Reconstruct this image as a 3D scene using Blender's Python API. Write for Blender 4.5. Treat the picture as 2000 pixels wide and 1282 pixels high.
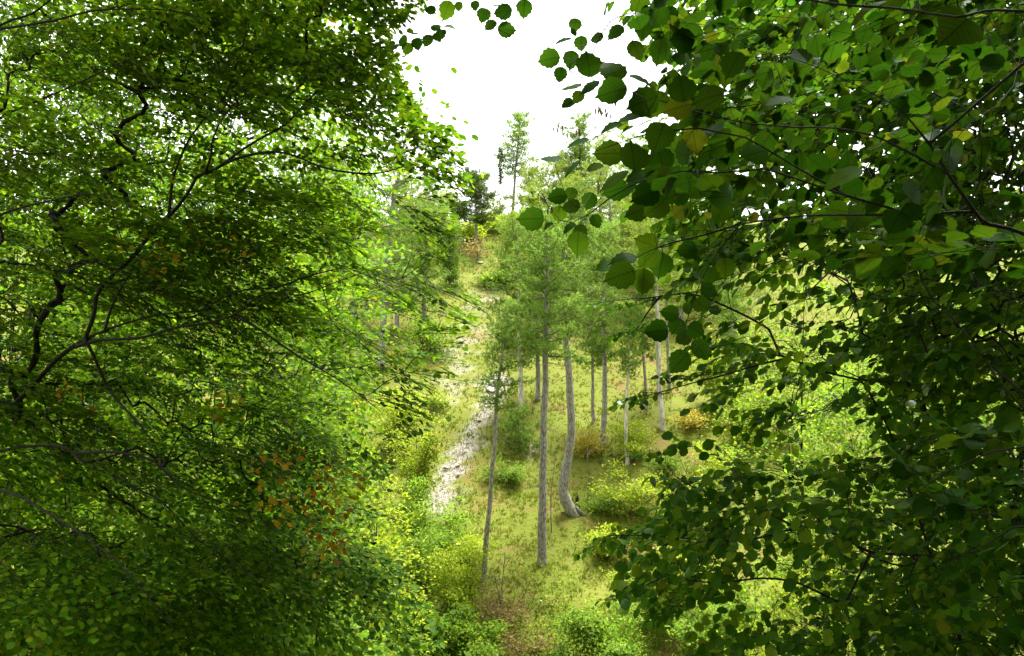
import bpy, math
import numpy as np
from mathutils import Matrix, Vector

scene = bpy.context.scene
for _o in list(bpy.data.objects):
    bpy.data.objects.remove(_o)

# ------------------------------------------------------------------ camera, sky, sun, exposure
F = 1556.0                      # focal length in pixels of the 2000 px wide photograph
CAM = np.array([0.0, 0.0, 10.0])
cam_d = bpy.data.cameras.new('camera')
cam_d.sensor_width = 36.0
cam_d.lens = 36.0 * F / 2000.0
cam_d.clip_start = 0.05
cam_d.clip_end = 900.0
cam = bpy.data.objects.new('camera', cam_d)
cam.location = CAM
cam.rotation_euler = (math.radians(90), 0, 0)
scene.collection.objects.link(cam)
scene.camera = cam

SUN_EL, SUN_AZ = math.radians(68), math.radians(28)      # azimuth measured from +Y (the view) towards +X
world = bpy.data.worlds.new('World')
scene.world = world
world.use_nodes = True
wn, wl = world.node_tree.nodes, world.node_tree.links
wn.clear()
sky = wn.new('ShaderNodeTexSky')
sky.sky_type = 'NISHITA'
sky.sun_disc = False
sky.sun_elevation = SUN_EL
sky.sun_rotation = SUN_AZ
sky.air_density = 1.0
sky.dust_density = 3.0
hs = wn.new('ShaderNodeHueSaturation')
hs.inputs['Saturation'].default_value = 0.25
mixw = wn.new('ShaderNodeMix'); mixw.data_type = 'RGBA'
mixw.inputs[0].default_value = 0.75                        # even white cloud cover
mixw.inputs[7].default_value = (9.2, 9.3, 9.0, 1)
bgn = wn.new('ShaderNodeBackground')
bgn.inputs['Strength'].default_value = 0.062
wo = wn.new('ShaderNodeOutputWorld')
wl.new(sky.outputs[0], hs.inputs['Color'])
wl.new(hs.outputs[0], mixw.inputs[6])
wl.new(mixw.outputs[2], bgn.inputs['Color'])
wl.new(bgn.outputs[0], wo.inputs['Surface'])

sun_d = bpy.data.lights.new('sun', 'SUN')
sun_d.energy = 3.6
sun_d.angle = math.radians(20)
sun_d.color = (1.0, 0.97, 0.92)
sun = bpy.data.objects.new('sun', sun_d)
_sd = Vector((math.sin(SUN_AZ) * math.cos(SUN_EL), math.cos(SUN_AZ) * math.cos(SUN_EL), math.sin(SUN_EL)))
sun.rotation_euler = _sd.to_track_quat('Z', 'Y').to_euler()
sun.location = (0, 0, 60)
scene.collection.objects.link(sun)

scene.view_settings.view_transform = 'Standard'
scene.view_settings.look = 'None'
scene.view_settings.exposure = 2.72
scene.view_settings.gamma = 1.0
scene.view_settings.use_curve_mapping = False
scene.render.engine = 'CYCLES'
scene.cycles.max_bounces = 7
scene.cycles.diffuse_bounces = 3
scene.cycles.use_adaptive_sampling = True
scene.cycles.adaptive_threshold = 0.012
scene.cycles.glossy_bounces = 2
scene.cycles.transmission_bounces = 5
scene.cycles.transparent_max_bounces = 4
scene.cycles.caustics_reflective = False
scene.cycles.caustics_refractive = False
scene.cycles.sample_clamp_indirect = 6.0

# ------------------------------------------------------------------ helpers
rng = np.random.default_rng(7)
UP = np.array([0.0, 0.0, 1.0])


def at(px, py, d):
    """the point seen at pixel (px, py) of the photograph, d metres in front of the camera"""
    return np.array([(px - 1000.0) / F * d, d, CAM[2] - (py - 641.0) / F * d])


def pix(P):
    P = np.atleast_2d(P)
    d = np.maximum(P[:, 1], 1e-3)
    return 1000 + P[:, 0] / d * F, 641 - (P[:, 2] - CAM[2]) / d * F


def nrm(v):
    v = np.asarray(v, float)
    return v / np.maximum(np.linalg.norm(v, axis=-1, keepdims=True), 1e-9)


def wob(P, s=1.0, seed=0.0):
    """smooth pseudo noise, about -1..1"""
    x, y, z = P[..., 0] * s + seed, P[..., 1] * s + seed * 1.7, P[..., 2] * s - seed * 0.6
    return (np.sin(x * 1.3 + 1.7 * np.sin(y * 1.1 + z)) + np.sin(y * 1.9 + 1.3 * np.sin(z * 1.4 + x * .7))
            + np.sin(z * 2.3 + 1.1 * np.sin(x * 1.7 - y))) / 3.0


class MB:
    """collects vertices and faces; build() links them as one mesh object"""
    def __init__(self):
        self.v, self.f, self.uv, self.n = [], {}, [], 0

    def add(self, V, Fc):
        V = np.asarray(V, float).reshape(-1, 3)
        Fc = np.asarray(Fc, int)
        self.f.setdefault(Fc.shape[1], []).append(Fc + self.n)
        self.v.append(V)
        self.n += len(V)

    def mesh(self, name, mat, smooth=False, uv=None):
        me = bpy.data.meshes.new(name)
        V = np.concatenate(self.v) if self.v else np.zeros((0, 3))
        loops, starts, s = [], [], 0
        for k, fl in self.f.items():
            a = np.concatenate(fl)
            loops.append(a.ravel())
            starts.append(s + np.arange(len(a)) * k)
            s += a.size
        loops = np.concatenate(loops); starts = np.concatenate(starts)
        me.vertices.add(len(V)); me.vertices.foreach_set('co', V.astype(np.float32).ravel())
        me.loops.add(len(loops)); me.loops.foreach_set('vertex_index', loops.astype(np.int32))
        me.polygons.add(len(starts)); me.polygons.foreach_set('loop_start', starts.astype(np.int32))
        if smooth:
            me.polygons.foreach_set('use_smooth', np.ones(len(starts), bool))
        if uv is not None:
            l = me.uv_layers.new(name='UVMap')
            l.data.foreach_set('uv', np.asarray(uv, np.float32)[loops].ravel())
        me.update(calc_edges=True)
        me.materials.append(mat)
        return me

    def build(self, name, mat, parent=None, smooth=False, uv=None, kind=None):
        return link(name, self.mesh(name, mat, smooth, uv), parent, kind)


def link(name, me, parent=None, kind=None, mat4=None):
    o = bpy.data.objects.new(name, me)
    scene.collection.objects.link(o)
    if kind:
        o['kind'] = kind
    if parent is not None:
        o.parent = parent
        T = Matrix.Translation(-parent.location)
        if mat4 is None:
            o.location = -parent.location
        else:
            o.matrix_local = T @ mat4
    elif mat4 is not None:
        o.matrix_local = mat4
    return o


def thing(name, label, cat, loc, group=None):
    o = bpy.data.objects.new(name, None)
    o.empty_display_size = 0.2
    scene.collection.objects.link(o)
    o.location = [float(c) for c in loc]
    tag(o, label, cat, group)
    return o


def tag(o, label, cat, group=None):
    o['label'] = label; o['category'] = cat
    if group:
        o['group'] = group


def tubes(mb, P, R, sides):
    """batch of tubes: P (b,n,3), R (b,n)"""
    P = np.asarray(P, float); R = np.asarray(R, float)
    if P.ndim == 2:
        P = P[None]; R = R[None]
    b, n, _ = P.shape
    T = nrm(np.gradient(P, axis=1))
    mean = nrm(P[:, -1] - P[:, 0])
    ref = np.where(np.abs(mean[:, 2:3]) < 0.8, UP[None], np.array([[0.0, 1.0, 0.0]]))[:, None, :]
    ref = np.broadcast_to(ref, T.shape)
    A = nrm(np.cross(T, ref)); B = np.cross(T, A)
    ang = np.arange(sides) * 2 * math.pi / sides
    ring = A[:, :, None, :] * np.cos(ang)[None, None, :, None] + B[:, :, None, :] * np.sin(ang)[None, None, :, None]
    V = P[:, :, None, :] + ring * R[:, :, None, None]
    i = np.arange(n - 1)[:, None] * sides; j = np.arange(sides)[None]; k = (j + 1) % sides
    q = np.stack([i + j, i + k, i + sides + k, i + sides + j], -1).reshape(-1, 4)
    Fq = (q[None] + (np.arange(b) * n * sides)[:, None, None]).reshape(-1, 4)
    mb.add(V.reshape(-1, 3), Fq)


def smooth_path(pts, n):
    """Catmull-Rom resample"""
    pts = np.asarray(pts, float)
    Q = np.vstack([2 * pts[0] - pts[1], pts, 2 * pts[-1] - pts[-2]])
    t = np.linspace(0, len(pts) - 1 - 1e-6, n)
    i = t.astype(int); u = (t - i)[:, None]
    p0, p1, p2, p3 = Q[i], Q[i + 1], Q[i + 2], Q[i + 3]
    return 0.5 * (2 * p1 + (p2 - p0) * u + (2 * p0 - 5 * p1 + 4 * p2 - p3) * u ** 2 + (3 * p1 - p0 - 3 * p2 + p3) * u ** 3)


def in_poly(px, py, poly):
    poly = np.asarray(poly, float)
    inside = np.zeros(len(px), bool)
    x1, y1 = poly[-1]
    for x2, y2 in poly:
        c = ((y2 > py) != (y1 > py))
        with np.errstate(divide='ignore', invalid='ignore'):
            xx = (x1 - x2) * (py - y2) / (y1 - y2 + 1e-12) + x2
        inside ^= c & (px < xx)
        x1, y1 = x2, y2
    return inside


# ---- leaves.  a frame is (position of the leaf base, direction, normal, length)
LEAF6 = (np.array([[0, 0, 0], [.30, .31, .07], [.70, .30, .04], [1, 0, -.05], [.70, -.30, .04], [.30, -.31, .07]]),
         np.array([[0, 3, 2, 1], [0, 5, 4, 3]]))
LEAF4 = (np.array([[0, 0, 0], [.45, .33, .10], [1, 0, 0], [.45, -.33, .10]]), np.array([[0, 2, 1], [0, 3, 2]]))
HAZ8 = (np.array([[0, 0, 0], [.12, .30, .05], [.45, .43, .09], [.80, .33, .02], [1.0, 0, -.10], [.80, -.33, .02], [.45, -.43, .09], [.12, -.30, .05], [.48, 0, 0]]),
        np.array([[0, 8, 2, 1], [8, 4, 3, 2], [0, 7, 6, 8], [8, 6, 5, 4]]))


def leaves(mb, P, D, N, L, shape, flat=1.0):
    V0, F0 = shape
    D = nrm(D); N = nrm(N - (N * D).sum(-1, keepdims=True) * D); S = np.cross(N, D)
    L = np.asarray(L)[:, None, None]
    V = P[:, None, :] + L * (D[:, None, :] * V0[None, :, :1] + S[:, None, :] * V0[None, :, 1:2] + N[:, None, :] * V0[None, :, 2:3] * flat)
    Fc = (F0[None] + (np.arange(len(P)) * len(V0))[:, None, None]).reshape(-1, F0.shape[1])
    mb.add(V.reshape(-1, 3), Fc)


def jit(n, s):
    return rng.normal(0, s, (n, 3))


class Skeleton:
    def __init__(self, cap=60000):
        self.P = np.zeros((cap, 3)); self.par = -np.ones(cap, int); self.n = 0; self.paths = []

    def path(self, pts, parent=-1, limb=False):
        idx = []
        for p in pts:
            self.P[self.n] = p; self.par[self.n] = parent
            parent = self.n; idx.append(self.n); self.n += 1
        first = self.par[idx[0]]
        self.paths.append((([first] if first >= 0 else []) + idx, limb))
        return idx

    def nearest(self, p):
        d = np.linalg.norm(self.P[:self.n] - p, axis=1)
        return int(d.argmin()), float(d.min())

    def grow(self, targets, root, step=.12, bow=.16, wander=.010, back=.55):
        """connect every target to the nearest wood; returns the tip direction at each target"""
        order = np.argsort(np.linalg.norm(targets - root, axis=1))
        out = np.zeros_like(targets)
        for k in order:
            p = targets[k]
            V = p - self.P[:self.n]
            dist = np.linalg.norm(V, axis=1)
            rad = np.linalg.norm(self.P[:self.n] - root, axis=1)
            rp = np.linalg.norm(p - root)
            cost = dist + back * np.maximum(rad - rp + .15 * dist, 0)
            i = int(cost.argmin()); L = dist[i]
            if L < .03:
                out[k] = nrm(V[i] + 1e-6); continue
            j = self.par[i]
            pd = nrm(self.P[i] - self.P[j]) if j >= 0 else UP
            m = max(2, int(L / step))
            t = (np.arange(1, m + 1) / m)[:, None]
            c = self.P[i] + pd * L * .42 + UP * L * bow
            pts = (1 - t) ** 2 * self.P[i] + 2 * t * (1 - t) * c + t ** 2 * p
            pts[:-1] += jit(m - 1, wander) if m > 1 else 0
            self.path(pts, i)
            out[k] = nrm(2 * (p - c))
        return out

    def radii(self, rt, ex):
        w = np.zeros(self.n); has = np.zeros(self.n, bool)
        has[self.par[:self.n][self.par[:self.n] >= 0]] = True
        w[~has] = 1
        for i in range(self.n - 1, -1, -1):
            if self.par[i] >= 0:
                w[self.par[i]] += w[i]
        return rt * w ** ex

    def emit(self, parent, mat, rt=.0022, ex=.46, limb_name='limb', twig_name='twigs', limb_min=.009):
        r = self.radii(rt, ex)
        tw = MB(); self.limbs = []
        for idx, limb in self.paths:
            P = self.P[idx]; R = r[idx].copy()
            if len(idx) > 1:
                R[0] = min(R[0], R[1] * 1.15)
            R[-1] *= .6
            if limb:
                m = MB(); R = np.maximum(R, limb_min * np.linspace(1, .15, len(R)))
                n = max(8, len(idx) * 3)
                tq = np.linspace(0, len(P) - 1, n); PP = np.stack([np.interp(tq, np.arange(len(P)), P[:, i]) for i in range(3)], -1); RR = np.interp(np.linspace(0, 1, n), np.linspace(0, 1, len(R)), R)
                PP += (wob(PP, 6.0, 2.0)[:, None] * nrm(jit(1, 1))) * .010
                tubes(m, PP, RR * (1 + .08 * wob(PP, 14.0)), 9)
                self.limbs.append((m.build(limb_name, mat, parent, smooth=True), PP))
            elif len(idx) >= 2:
                tubes(tw, P, R, 6 if R[0] > .009 else (4 if R[0] > .004 else 3))
        if tw.n:
            tw.build(twig_name, mat, parent, smooth=True, kind='stuff')


# ------------------------------------------------------------------ materials
def mat_new(name):
    m = bpy.data.materials.new(name)
    m.use_nodes = True
    m.node_tree.nodes.clear()
    return m, m.node_tree.nodes, m.node_tree.links


def ramp(n, stops):
    r = n.new('ShaderNodeValToRGB')
    while len(r.color_ramp.elements) < len(stops):
        r.color_ramp.elements.new(0.5)
    for e, (p, c) in zip(r.color_ramp.elements, stops):
        e.position = p; e.color = (*c, 1)
    return r


def leaf_material(name, stops, trans_gain=(2.3, 2.2, 1.2), mixf=.5, gloss=.18, rough=.42, veins=False):
    """stops: leaf colours from leaf to leaf; a thin leaf scatters back and lets light through"""
    m, n, l = mat_new(name)
    geo = n.new('ShaderNodeNewGeometry'); oi = n.new('ShaderNodeObjectInfo')
    add = n.new('ShaderNodeMath'); add.operation = 'ADD'
    l.new(geo.outputs['Random Per Island'], add.inputs[0]); l.new(oi.outputs['Random'], add.inputs[1])
    fr = n.new('ShaderNodeMath'); fr.operation = 'FRACT'; l.new(add.outputs[0], fr.inputs[0])
    r = ramp(n, stops); l.new(fr.outputs[0], r.inputs[0])
    tc = n.new('ShaderNodeTexCoord')
    nz = n.new('ShaderNodeTexNoise'); nz.inputs['Scale'].default_value = .9; nz.inputs['Detail'].default_value = 2
    l.new(geo.outputs['Position'], nz.inputs['Vector'])
    mr = n.new('ShaderNodeMapRange'); mr.inputs[1].default_value = .3; mr.inputs[2].default_value = .7
    mr.inputs[3].default_value = .78; mr.inputs[4].default_value = 1.22
    l.new(nz.outputs[0], mr.inputs[0])
    ov = n.new('ShaderNodeMapRange'); ov.inputs[3].default_value = .76; ov.inputs[4].default_value = 1.2; l.new(oi.outputs['Random'], ov.inputs[0])
    om = n.new('ShaderNodeMath'); om.operation = 'MULTIPLY'; l.new(ov.outputs[0], om.inputs[0]); l.new(mr.outputs[0], om.inputs[1])
    mul = n.new('ShaderNodeVectorMath'); mul.operation = 'SCALE'
    l.new(r.outputs[0], mul.inputs[0]); l.new(om.outputs[0], mul.inputs['Scale'])
    col = mul.outputs[0]
    if veins:
        uv = n.new('ShaderNodeUVMap'); sp = n.new('ShaderNodeSeparateXYZ'); l.new(uv.outputs[0], sp.inputs[0])
        ab = n.new('ShaderNodeMath'); ab.operation = 'ABSOLUTE'; l.new(sp.outputs[1], ab.inputs[0])
        k = n.new('ShaderNodeMath'); k.operation = 'MULTIPLY_ADD'; k.inputs[1].default_value = -.95
        l.new(ab.outputs[0], k.inputs[0]); l.new(sp.outputs[0], k.inputs[2])
        s = n.new('ShaderNodeMath'); s.operation = 'MULTIPLY'; s.inputs[1].default_value = 7.0; l.new(k.outputs[0], s.inputs[0])
        f2 = n.new('ShaderNodeMath'); f2.operation = 'FRACT'; l.new(s.outputs[0], f2.inputs[0])
        pp = n.new('ShaderNodeMath'); pp.operation = 'PINGPONG'; pp.inputs[1].default_value = .5; l.new(f2.outputs[0], pp.inputs[0])
        v1 = n.new('ShaderNodeMapRange'); v1.inputs[1].default_value = .0; v1.inputs[2].default_value = .11
        v1.inputs[3].default_value = .52; v1.inputs[4].default_value = 1.0; l.new(pp.outputs[0], v1.inputs[0])
        v2 = n.new('ShaderNodeMapRange'); v2.inputs[1].default_value = .006; v2.inputs[2].default_value = .022
        v2.inputs[3].default_value = .42; v2.inputs[4].default_value = 1.0; l.new(ab.outputs[0], v2.inputs[0])
        mn = n.new('ShaderNodeMath'); mn.operation = 'MINIMUM'; l.new(v1.outputs[0], mn.inputs[0]); l.new(v2.outputs[0], mn.inputs[1])
        vm = n.new('ShaderNodeVectorMath'); vm.operation = 'SCALE'; l.new(col, vm.inputs[0]); l.new(mn.outputs[0], vm.inputs['Scale'])
        col = vm.outputs[0]
    if veins:
        sn_ = n.new('ShaderNodeTexNoise'); sn_.inputs['Scale'].default_value = 38; sn_.inputs['Detail'].default_value = 3; l.new(geo.outputs['Position'], sn_.inputs['Vector'])
        sr = n.new('ShaderNodeMapRange'); sr.inputs[1].default_value = .66; sr.inputs[2].default_value = .74; l.new(sn_.outputs[0], sr.inputs[0])
        sm = n.new('ShaderNodeMix'); sm.data_type = 'RGBA'; sm.inputs[7].default_value = (.035, .018, .006, 1)
        l.new(sr.outputs[0], sm.inputs[0]); l.new(col, sm.inputs[6]); col = sm.outputs[2]
    tg = n.new('ShaderNodeVectorMath'); tg.operation = 'MULTIPLY'; tg.inputs[1].default_value = trans_gain
    l.new(col, tg.inputs[0])
    df = n.new('ShaderNodeBsdfDiffuse'); tr = n.new('ShaderNodeBsdfTranslucent'); gl = n.new('ShaderNodeBsdfGlossy')
    gl.inputs['Roughness'].default_value = rough; gl.inputs['Color'].default_value = (.8, .9, .8, 1)
    l.new(col, df.inputs['Color']); l.new(tg.outputs[0], tr.inputs['Color'])
    mx = n.new('ShaderNodeMixShader'); mx.inputs[0].default_value = mixf
    l.new(df.outputs[0], mx.inputs[1]); l.new(tr.outputs[0], mx.inputs[2])
    lw = n.new('ShaderNodeFresnel'); lw.inputs['IOR'].default_value = 1.38
    gm = n.new('ShaderNodeMath'); gm.operation = 'MULTIPLY'; gm.inputs[1].default_value = gloss; l.new(lw.outputs[0], gm.inputs[0])
    mg = n.new('ShaderNodeMixShader'); l.new(gm.outputs[0], mg.inputs[0]); l.new(mx.outputs[0], mg.inputs[1]); l.new(gl.outputs[0], mg.inputs[2])
    o = n.new('ShaderNodeOutputMaterial'); l.new(mg.outputs[0], o.inputs[0])
    return m


def bark_material(name, c1, c2, scale=(18, 18, 4), bump=.6, rough=.9):
    m, n, l = mat_new(name)
    tc = n.new('ShaderNodeNewGeometry'); mp = n.new('ShaderNodeMapping'); mp.inputs['Scale'].default_value = scale
    l.new(tc.outputs['Position'], mp.inputs['Vector'])
    nz = n.new('ShaderNodeTexNoise'); nz.inputs['Scale'].default_value = 1.0; nz.inputs['Detail'].default_value = 5; nz.inputs['Roughness'].default_value = .65
    l.new(mp.outputs[0], nz.inputs['Vector'])
    vo = n.new('ShaderNodeTexVoronoi'); vo.feature = 'DISTANCE_TO_EDGE'; vo.inputs['Scale'].default_value = .8; l.new(mp.outputs[0], vo.inputs['Vector'])
    mm = n.new('ShaderNodeMath'); mm.operation = 'MULTIPLY_ADD'; mm.inputs[1].default_value = .8
    l.new(vo.outputs['Distance'], mm.inputs[0]); l.new(nz.outputs[0], mm.inputs[2])
    r = ramp(n, [(.40, c1), (.75, c2)]); l.new(mm.outputs[0], r.inputs[0])
    b = n.new('ShaderNodeBsdfPrincipled'); b.inputs['Roughness'].default_value = rough; b.inputs['Specular IOR Level'].default_value = .2
    l.new(r.outputs[0], b.inputs['Base Color'])
    bp = n.new('ShaderNodeBump'); bp.inputs['Strength'].default_value = bump; bp.inputs['Distance'].default_value = .03
    l.new(mm.outputs[0], bp.inputs['Height']); l.new(bp.outputs[0], b.inputs['Normal'])
    o = n.new('ShaderNodeOutputMaterial'); l.new(b.outputs[0], o.inputs[0])
    return m


M = {}
M['hornbeam'] = leaf_material('hornbeam_leaf', [(0, (.017, .058, .002)), (.5, (.042, .106, .003)), (.955, (.094, .166, .005)), (.99, (.10, .15, .007)), (1, (.15, .11, .009))], trans_gain=(2.2, 1.9, 1.2), gloss=.05)
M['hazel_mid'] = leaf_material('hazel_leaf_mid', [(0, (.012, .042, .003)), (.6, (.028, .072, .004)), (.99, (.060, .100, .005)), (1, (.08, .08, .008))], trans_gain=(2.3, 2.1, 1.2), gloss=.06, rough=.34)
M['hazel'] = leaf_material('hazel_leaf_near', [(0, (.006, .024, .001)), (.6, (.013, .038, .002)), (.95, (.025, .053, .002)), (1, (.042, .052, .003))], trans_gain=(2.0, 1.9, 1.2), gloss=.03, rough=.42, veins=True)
M['autumn'] = leaf_material('autumn_leaf', [(0, (.12, .052, .004)), (.5, (.19, .10, .007)), (.8, (.19, .14, .009)), (1, (.07, .10, .005))], trans_gain=(1.8, 1.8, 1.2), gloss=.05)
M['lime'] = leaf_material('lime_leaf', [(0, (.13, .21, .012)), (.5, (.19, .26, .015)), (1, (.28, .30, .020))], trans_gain=(1.7, 1.7, 1.2), gloss=.12)
M['fresh'] = leaf_material('fresh_leaf', [(0, (.055, .125, .010)), (.5, (.095, .165, .012)), (1, (.16, .21, .018))], trans_gain=(1.9, 1.9, 1.2), gloss=.12)
M['green'] = leaf_material('back_leaf', [(0, (.045, .115, .008)), (.5, (.080, .155, .010)), (1, (.14, .20, .013))], trans_gain=(2, 2, 1.2), gloss=.12)
M['yellow'] = leaf_material('yellow_leaf', [(0, (.20, .19, .025)), (.5, (.30, .25, .03)), (1, (.40, .34, .05))], trans_gain=(1.4, 1.4, 1.2), gloss=.12)
M['russet'] = leaf_material('russet_leaf', [(0, (.11, .065, .025)), (.5, (.19, .13, .045)), (.85, (.25, .20, .06)), (1, (.16, .19, .03))], trans_gain=(1.3, 1.3, 1.2), gloss=.1)
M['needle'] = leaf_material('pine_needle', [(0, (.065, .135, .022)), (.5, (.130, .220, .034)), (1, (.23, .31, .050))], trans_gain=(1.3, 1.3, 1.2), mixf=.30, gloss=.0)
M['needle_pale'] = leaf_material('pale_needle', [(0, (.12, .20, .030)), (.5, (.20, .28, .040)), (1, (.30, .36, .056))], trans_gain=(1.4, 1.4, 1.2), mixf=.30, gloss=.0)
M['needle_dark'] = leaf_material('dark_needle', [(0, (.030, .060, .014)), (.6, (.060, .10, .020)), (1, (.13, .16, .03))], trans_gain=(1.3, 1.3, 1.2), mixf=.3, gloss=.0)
M['grass'] = leaf_material('grass_blade', [(0, (.075, .130, .008)), (.45, (.115, .168, .011)), (.72, (.165, .180, .017)), (.89, (.21, .165, .040)), (1, (.28, .22, .08))], trans_gain=(1.2, 1.2, 1.0), mixf=.35, gloss=.08)
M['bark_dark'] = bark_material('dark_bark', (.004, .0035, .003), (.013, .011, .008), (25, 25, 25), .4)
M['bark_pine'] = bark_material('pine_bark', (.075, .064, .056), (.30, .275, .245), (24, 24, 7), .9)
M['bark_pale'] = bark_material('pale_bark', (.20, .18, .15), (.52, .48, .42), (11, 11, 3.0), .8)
M['bark_twig'] = bark_material('twig_bark', (.07, .05, .035), (.19, .15, .11), (30, 30, 30), .3)
M['char'] = bark_material('charred_wood', (.006, .005, .004), (.03, .025, .02), (30, 30, 8), .8)
M['stone'] = bark_material('limestone', (.16, .145, .115), (.30, .28, .24), (7, 7, 7), .5)

# ------------------------------------------------------------------ terrain
def softmin(a, b, k):
    return 0.5 * (a + b - np.sqrt((a - b) ** 2 + k))


def H(x, y):
    x = np.asarray(x, float); y = np.asarray(y, float)
    near = 8.3 - .52 * y - .02 * np.abs(x)
    near = np.where(y < 1.5, softmin(near, 8.5 - .10 * y, .5) + .50 * np.maximum(-2.5 - y, 0), near)
    far = 2.95 + .43 * (y - 24)
    far = softmin(far, 18.6 + .10 * (y - 62), 2.0)
    h = -softmin(-near, -far, 1.2)
    P = np.stack([x, y, np.zeros_like(x)], -1)
    return h + .35 * wob(P, .16, 3.1) * np.clip((y - 16) / 10, 0, 1) + .10 * wob(P, .7, 1.0) + .035 * wob(P, 2.6, 5.0)


def ground(px, py):
    """where the ray through this pixel meets the far hillside"""
    d = np.linspace(13.5, 95, 3000)
    z = CAM[2] - (py - 641.0) / F * d
    hit = np.nonzero(z <= H((px - 1000) / F * d, d))[0]
    t = d[hit[0]] if len(hit) else 75.0
    x = (px - 1000) / F * t
    return np.array([x, t, float(H(x, t))])


TRACK = [ground(*p) for p in [(852, 985), (880, 925), (905, 878), (935, 825), (958, 780), (975, 742)]]
SCREE = [ground(*p) for p in [(880, 770), (905, 720), (885, 690), (925, 655), (905, 620), (955, 585), (965, 545)]]


def line_dist(x, y, pts):
    best = np.full(np.shape(x), 1e9)
    for a, b in zip(pts[:-1], pts[1:]):
        ax, ay, bx, by = a[0], a[1], b[0], b[1]
        t = np.clip(((x - ax) * (bx - ax) + (y - ay) * (by - ay)) / ((bx - ax) ** 2 + (by - ay) ** 2 + 1e-9), 0, 1)
        best = np.minimum(best, np.hypot(x - ax - t * (bx - ax), y - ay - t * (by - ay)))
    return best


def scree_mask(x, y):
    P = np.stack([x, y, np.zeros_like(x)], -1)
    n1 = wob(P, 2.4, 8.0) * .35 + wob(P, 6.5, 2.0) * .28
    w1 = .48 + .25 * wob(P, .8, 4.0)
    a = np.clip((w1 - line_dist(x, y, TRACK)) / .40 + n1 * 2.2 + .05, 0, 1)
    b = np.clip((1.15 - line_dist(x, y, SCREE)) / 1.1 + n1 * 3.0 - .60, 0, 1) * .55
    c = np.clip((.55 - np.hypot(x - RK[0], (y - RK[1]) * .6)) / .4 + n1, 0, 1)
    e = np.clip((.22 - np.hypot(x - RK2[0], (y - RK2[1]) * .5)) / .5 + n1 * 1.5, 0, 1) * .7
    return np.maximum.reduce([a, b, c, e])


RK = ground(975, 752)
RK2 = ground(1040, 885)


def axis(lo, hi, fine_lo, fine_hi, fine, coarse):
    fine *= 1.75
    a = np.concatenate([np.arange(lo, fine_lo, coarse), np.arange(fine_lo, fine_hi, fine), np.arange(fine_hi, hi + coarse, coarse)])
    return a


gx = axis(-90, 90, -13, 15, .16, 2.5)
gy = axis(-60, 330, 14, 66, .16, 2.5)
GX, GY = np.meshgrid(gx, gy)
GZ = H(GX, GY)
SM = scree_mask(GX, GY)
GZ = GZ - SM * .05 + SM * .05 * wob(np.stack([GX, GY, GZ], -1), 9.0)
tb = MB()
nx, ny = len(gx), len(gy)
ii = (np.arange(ny - 1)[:, None] * nx + np.arange(nx - 1)[None]).ravel()
tb.add(np.stack([GX, GY, GZ], -1).reshape(-1, 3), np.stack([ii, ii + 1, ii + nx + 1, ii + nx], -1))

m, n, l = mat_new('hillside_ground')
geo = n.new('ShaderNodeNewGeometry')
nz = n.new('ShaderNodeTexNoise'); nz.inputs['Scale'].default_value = .55; nz.inputs['Detail'].default_value = 6; nz.inputs['Roughness'].default_value = .7
l.new(geo.outputs['Position'], nz.inputs['Vector'])
r1 = ramp(n, [(.26, (.058, .036, .014)), (.37, (.10, .078, .021)), (.50, (.078, .098, .010)), (.74, (.115, .110, .022))])
l.new(nz.outputs[0], r1.inputs[0])
nf = n.new('ShaderNodeTexNoise'); nf.inputs['Scale'].default_value = 9; nf.inputs['Detail'].default_value = 5
l.new(geo.outputs['Position'], nf.inputs['Vector'])
r2 = ramp(n, [(.3, (.13, .115, .078)), (.6, (.25, .23, .185)), (.8, (.31, .29, .245))])
l.new(nf.outputs[0], r2.inputs[0])
at_n = n.new('ShaderNodeAttribute'); at_n.attribute_name = 'scree'
mx = n.new('ShaderNodeMix'); mx.data_type = 'RGBA'
l.new(at_n.outputs['Fac'], mx.inputs[0]); l.new(r1.outputs[0], mx.inputs[6]); l.new(r2.outputs[0], mx.inputs[7])
b = n.new('ShaderNodeBsdfPrincipled'); b.inputs['Roughness'].default_value = .95; b.inputs['Specular IOR Level'].default_value = .1
l.new(mx.outputs[2], b.inputs['Base Color'])
bp = n.new('ShaderNodeBump'); bp.inputs['Strength'].default_value = .8; bp.inputs['Distance'].default_value = .06
l.new(nf.outputs[0], bp.inputs['Height']); l.new(bp.outputs[0], b.inputs['Normal'])
o = n.new('ShaderNodeOutputMaterial'); l.new(b.outputs[0], o.inputs[0])
gme = tb.mesh('hillside', m, smooth=True)
ga = gme.attributes.new('scree', 'FLOAT', 'POINT')
ga.data.foreach_set('value', SM.astype(np.float32).ravel())
hill = link('hillside', gme, kind='structure')

# ------------------------------------------------------------------ pines
def needles(mb, P, A, L, count, width):
    """brush tufts: P tuft centres, A axis, L needle length"""
    k = len(P) * count
    Pq = np.repeat(P, count, 0); Aq = nrm(np.repeat(A, count, 0)); Lq = np.repeat(L, count) * rng.uniform(.7, 1.15, k)
    D = nrm(Aq * rng.uniform(.15, 1.0, (k, 1)) + nrm(jit(k, 1)) * .85)
    base = Pq - Aq * (Lq * rng.uniform(0, 1.1, k))[:, None]
    S = nrm(np.cross(D, jit(k, 1))) * (width * .5)
    V = np.stack([base - S, base + S, base + D * Lq[:, None]], 1).reshape(-1, 3)
    mb.add(V, np.arange(3 * k).reshape(-1, 3))


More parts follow.
